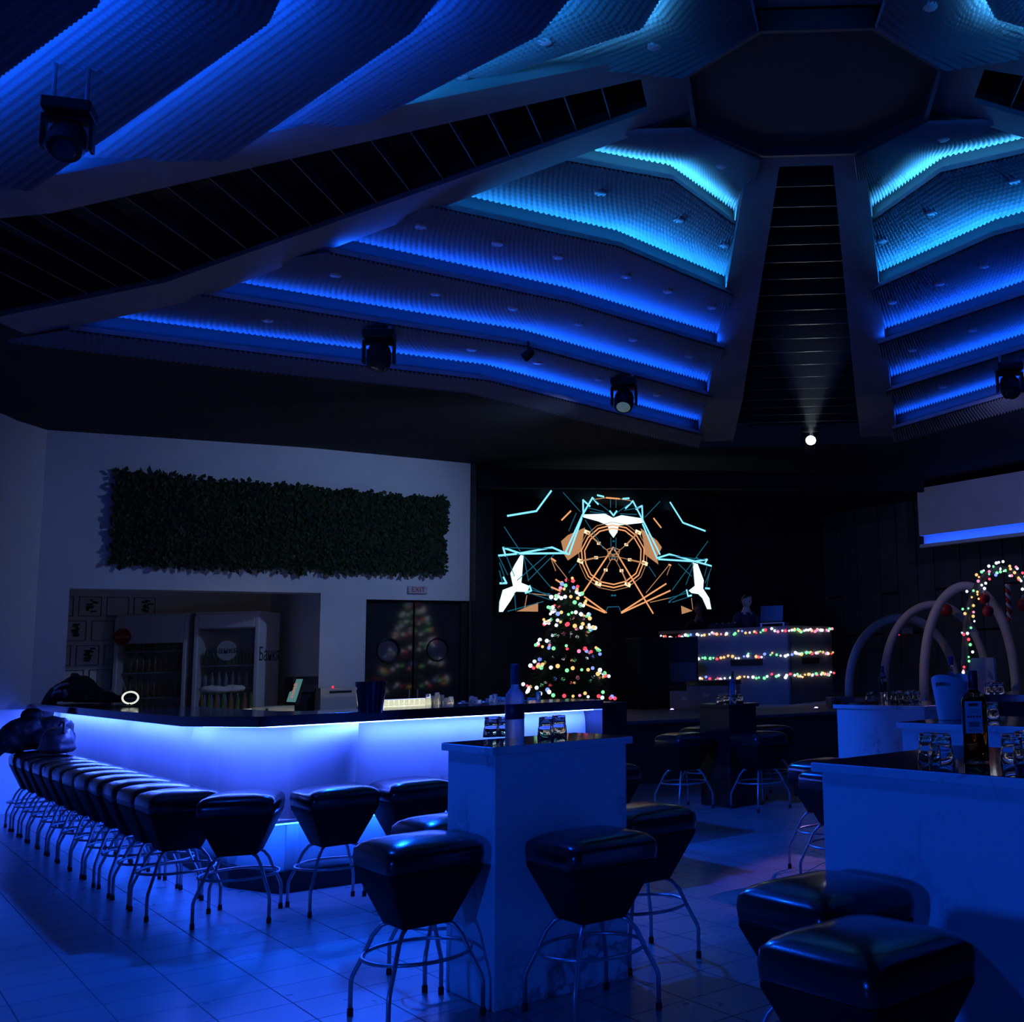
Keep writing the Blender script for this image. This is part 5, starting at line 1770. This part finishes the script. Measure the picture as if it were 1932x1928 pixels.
# ------------------------------------------------------------------ moving heads
def moving_head(label, top, rz, tilt, lens_m, sc=1.0, drop=True):
    """hangs from TOP; the head turns about the yoke"""
    t = thing('moving_head_light', label, 'stage light', top, rz, 'moving heads under the ceiling')
    t.scale = (sc, sc, sc)
    mb = MB(); mb.box((0, 0, -.05), (.30, .22, .09)); mb.build('base', M_black, t, bevel=.015)
    up_ = .08
    if drop:
        hit, hp_, _n, _i, _o, _m = SC.ray_cast(bpy.context.view_layer.depsgraph, Vector(top) + Vector((0, 0, .01)), Vector((0, 0, 1)))
        if hit: up_ = max(.03, (hp_.z - top.z) / sc - .004)
    for x_ in (.1, -.1):
        MB().tube([(x_, 0, 0), (x_, 0, up_)], .015, 8).build('clamp', M_steel, t)
    mb = MB(); mb.lathe([(.06, -.12), (.06, -.09)], 16); mb.box((0, 0, -.125), (.31, .1, .03)); mb.box((.145, 0, -.23), (.025, .09, .22)); mb.box((-.145, 0, -.23), (.025, .09, .22)); mb.build('yoke', M_black, t, bevel=.006)
    hd = MB(); hd.lathe([(.05, .12), (.1, .1), (.118, .04), (.118, -.07), (.105, -.12), (.088, -.125)], 24)
    Mt = Matrix.Translation((0, 0, -.27)) @ Matrix.Rotation(tilt, 4, 'X')
    hd.v = [tuple(Mt @ Vector(p)) for p in hd.v]
    h_ = hd.build('head', M_black, t, smooth=True, auto=40)
    ln = MB(); ln.lathe([(.086, -.124), (.06, -.135), (.0001, -.139)], 20); ln.v = [tuple(Mt @ Vector(p)) for p in ln.v]; ln.build('lens', lens_m, h_, smooth=True)
    return t


bpy.context.view_layer.update()
M_lensdark = mat('lens_dark', (.05, .06, .08), .1)
M_lensblue = mat('lens_blue', (.05, .06, .2), .1, emit=(.02, .1, 1), es=.25)
M_lenspale = mat('lens_pale', (.3, .4, .42), .15, emit=(.4, .75, .8), es=.12)
M_lenson = mat('lens_on', (.8, .8, .8), .2, emit=(.9, 1.0, .97), es=16)
pA = aty(132, 195, 6.0)
moving_head('large dark moving head hanging before the near ceiling steps', pA, radians(20), radians(-35), M_lensdark, .85)
pB = atz(716, 624, 5.06)
moving_head('moving head in silhouette before the lit step above the bar', pB, radians(10), radians(-15), M_lensdark, 1.05)
pC = atz(1177, 714, 5.08)
moving_head('moving head with pale lens above the screen', pC, radians(0), radians(-35), M_lenspale, 1.05)
pD = atz(1903, 686, 5.02)
moving_head('moving head beneath the lit steps beyond the stage beam', pD, 0, radians(-35), M_lensdark, 1.05)
pE = aty(1530, 840, 16.0); pE.z += .29
tE = moving_head('moving head shining a white beam up under the stage beam', pE + Vector((0, .1, 0)), 0, radians(-104), M_lenson, .9, False)
MB().tube([(-1.02, 0, .07), (1.02, 0, .07)], .022, 8).build('mounting_bar', M_black, tE)
pf = atz(997, 652, 5.1)
t = thing('spot_bracket', 'small black spotlight on a bracket beside the ceiling bend', 'stage light', pf)
MB().tube([(0, 0, .05), (0, 0, -.06)], .012, 8).build('bracket', M_black, t)
mb = MB(); mb.lathe([(.03, .07), (.05, .03), (.055, -.07), (.045, -.075)], 16); Mt = Matrix.Translation((0, 0, -.1)) @ Matrix.Rotation(.9, 4, 'Y'); mb.v = [tuple(Mt @ Vector(q)) for q in mb.v]; mb.build('head', M_black, t, smooth=True, auto=40)
for (top, z1_) in ((pA, 5.9), (pB, 5.4), (pC, 5.4), (pD, 5.4)):
    pass

# haze in the beam of the lit moving head
hd_ = pE + Vector((0, -.02, -.24))
bdir = Vector((-.02, -.93, .20)).normalized()
m = bpy.data.materials.new('haze'); m.use_nodes = True
n_, l_ = m.node_tree.nodes, m.node_tree.links
for x in list(n_):
    if x.bl_idname != 'ShaderNodeOutputMaterial': n_.remove(x)
vsn = n_.new('ShaderNodeVolumeScatter'); vsn.inputs['Density'].default_value = .1; vsn.inputs['Color'].default_value = (.8, .9, 1, 1)
l_.new(vsn.outputs[0], [x for x in n_ if x.bl_idname == 'ShaderNodeOutputMaterial'][0].inputs['Volume'])
HZL = 3.4
mb = MB(); mb.lathe([(.03, .12), (.03 + HZL * .155, HZL)], 32)
hz = mb.build('haze', m); hz.location = hd_; hz.rotation_euler = bdir.to_track_quat('Z', 'Y').to_euler()
tag(hz, 'faint haze in the white light beam under the ceiling', 'haze', kind='stuff')

# ================================================================== LIGHTS, CAMERA
lamp('beam_spot', 'SPOT', hd_ + bdir * .14, (.85, 1, .97), 60, hd_ + bdir * 3, .02, 17, .5)
BL = (.003, .085, 1.0)
lamp('wash_near', 'SPOT', pA + Vector((.05, -.1, -.4)), BL, 330, (-1.5, 3.4, .3), .10, 100, .7)
lamp('wash_bar', 'SPOT', pB + Vector((0, 0, -.48)), BL, 1700, (-3.2, 5.6, 0), .10, 92, .6)
lamp('wash_low', 'SPOT', (-4.3, -1.6, 1.75), BL, 480, (.25, 5.6, .85), .25, 62, .6)
lamp('wash_wall', 'SPOT', pC + Vector((-.05, 0, -.48)), (.30, .48, 1.0), 185, (-6.3, 15.2, 3.2), .10, 80, .9)
lamp('hatch_fill', 'SPOT', wpt(2.3, 2.4, 1.5), (1.0, .93, .74), 2.5, wpt(2.0, 1.3, -.8), .12, 95, .7)  # added warm fill to brighten the hatch, no fixture hangs here
lamp('wash_floor', 'SPOT', pA + Vector((.1, .05, -.4)), BL, 1400, (-.25, 10.6, .2), .10, 30, .7)
lamp('hoop_fill', 'SPOT', pC + Vector((.1, 0, -.45)), (1.0, .78, .86), 110, (2.9, 16.4, 1.7), .08, 26, .8)  # added pinkish fill to warm the hoops, not a lamp of the hall
lamp('wash_stage', 'SPOT', pC + Vector((.05, 0, -.48)), (.02, .11, 1.0), 380, (-.2, 17.6, 1.5), .10, 34, .7)
lamp('wash_wall', 'SPOT', pD + Vector((-.05, 0, -.48)), (.3, .34, 1.0), 120, (4.4, 18.2, 3.6), .10, 70, .9)
lamp('purple_spot', 'SPOT', pD + Vector((0, -.1, -.48)), (.55, .28, 1.0), 850, (.55, 8.0, 0), .05, 15, .6)

world = bpy.data.worlds.new('World'); SC.world = world
world.use_nodes = True
world.node_tree.nodes['Background'].inputs[0].default_value = (.004, .008, .03, 1)
world.node_tree.nodes['Background'].inputs[1].default_value = .2

cam = bpy.data.cameras.new('Camera')
co = bpy.data.objects.new('Camera', cam); COL.objects.link(co)
M3 = Matrix((RGT, UPV, -FWD)).transposed().to_4x4(); M3.translation = CAMP
co.matrix_world = M3
cam.sensor_fit = 'HORIZONTAL'; cam.sensor_width = 36.0
cam.lens = F / 1932 * 36
cam.shift_x = -(CX - 966) / 1932
cam.shift_y = (CY - 964) / 1932
cam.clip_start = .05
SC.camera = co

vs_ = SC.view_settings
vs_.view_transform = 'Standard'; vs_.look = 'None'; vs_.gamma = 1.0; vs_.exposure = 0.0
vs_.use_curve_mapping = False
cy = SC.cycles
cy.use_denoising = True
cy.max_bounces = 8; cy.diffuse_bounces = 4; cy.glossy_bounces = 4; cy.transmission_bounces = 8; cy.volume_bounces = 1
cy.caustics_reflective = False; cy.caustics_refractive = False
cy.sample_clamp_indirect = 4
cy.use_light_tree = True
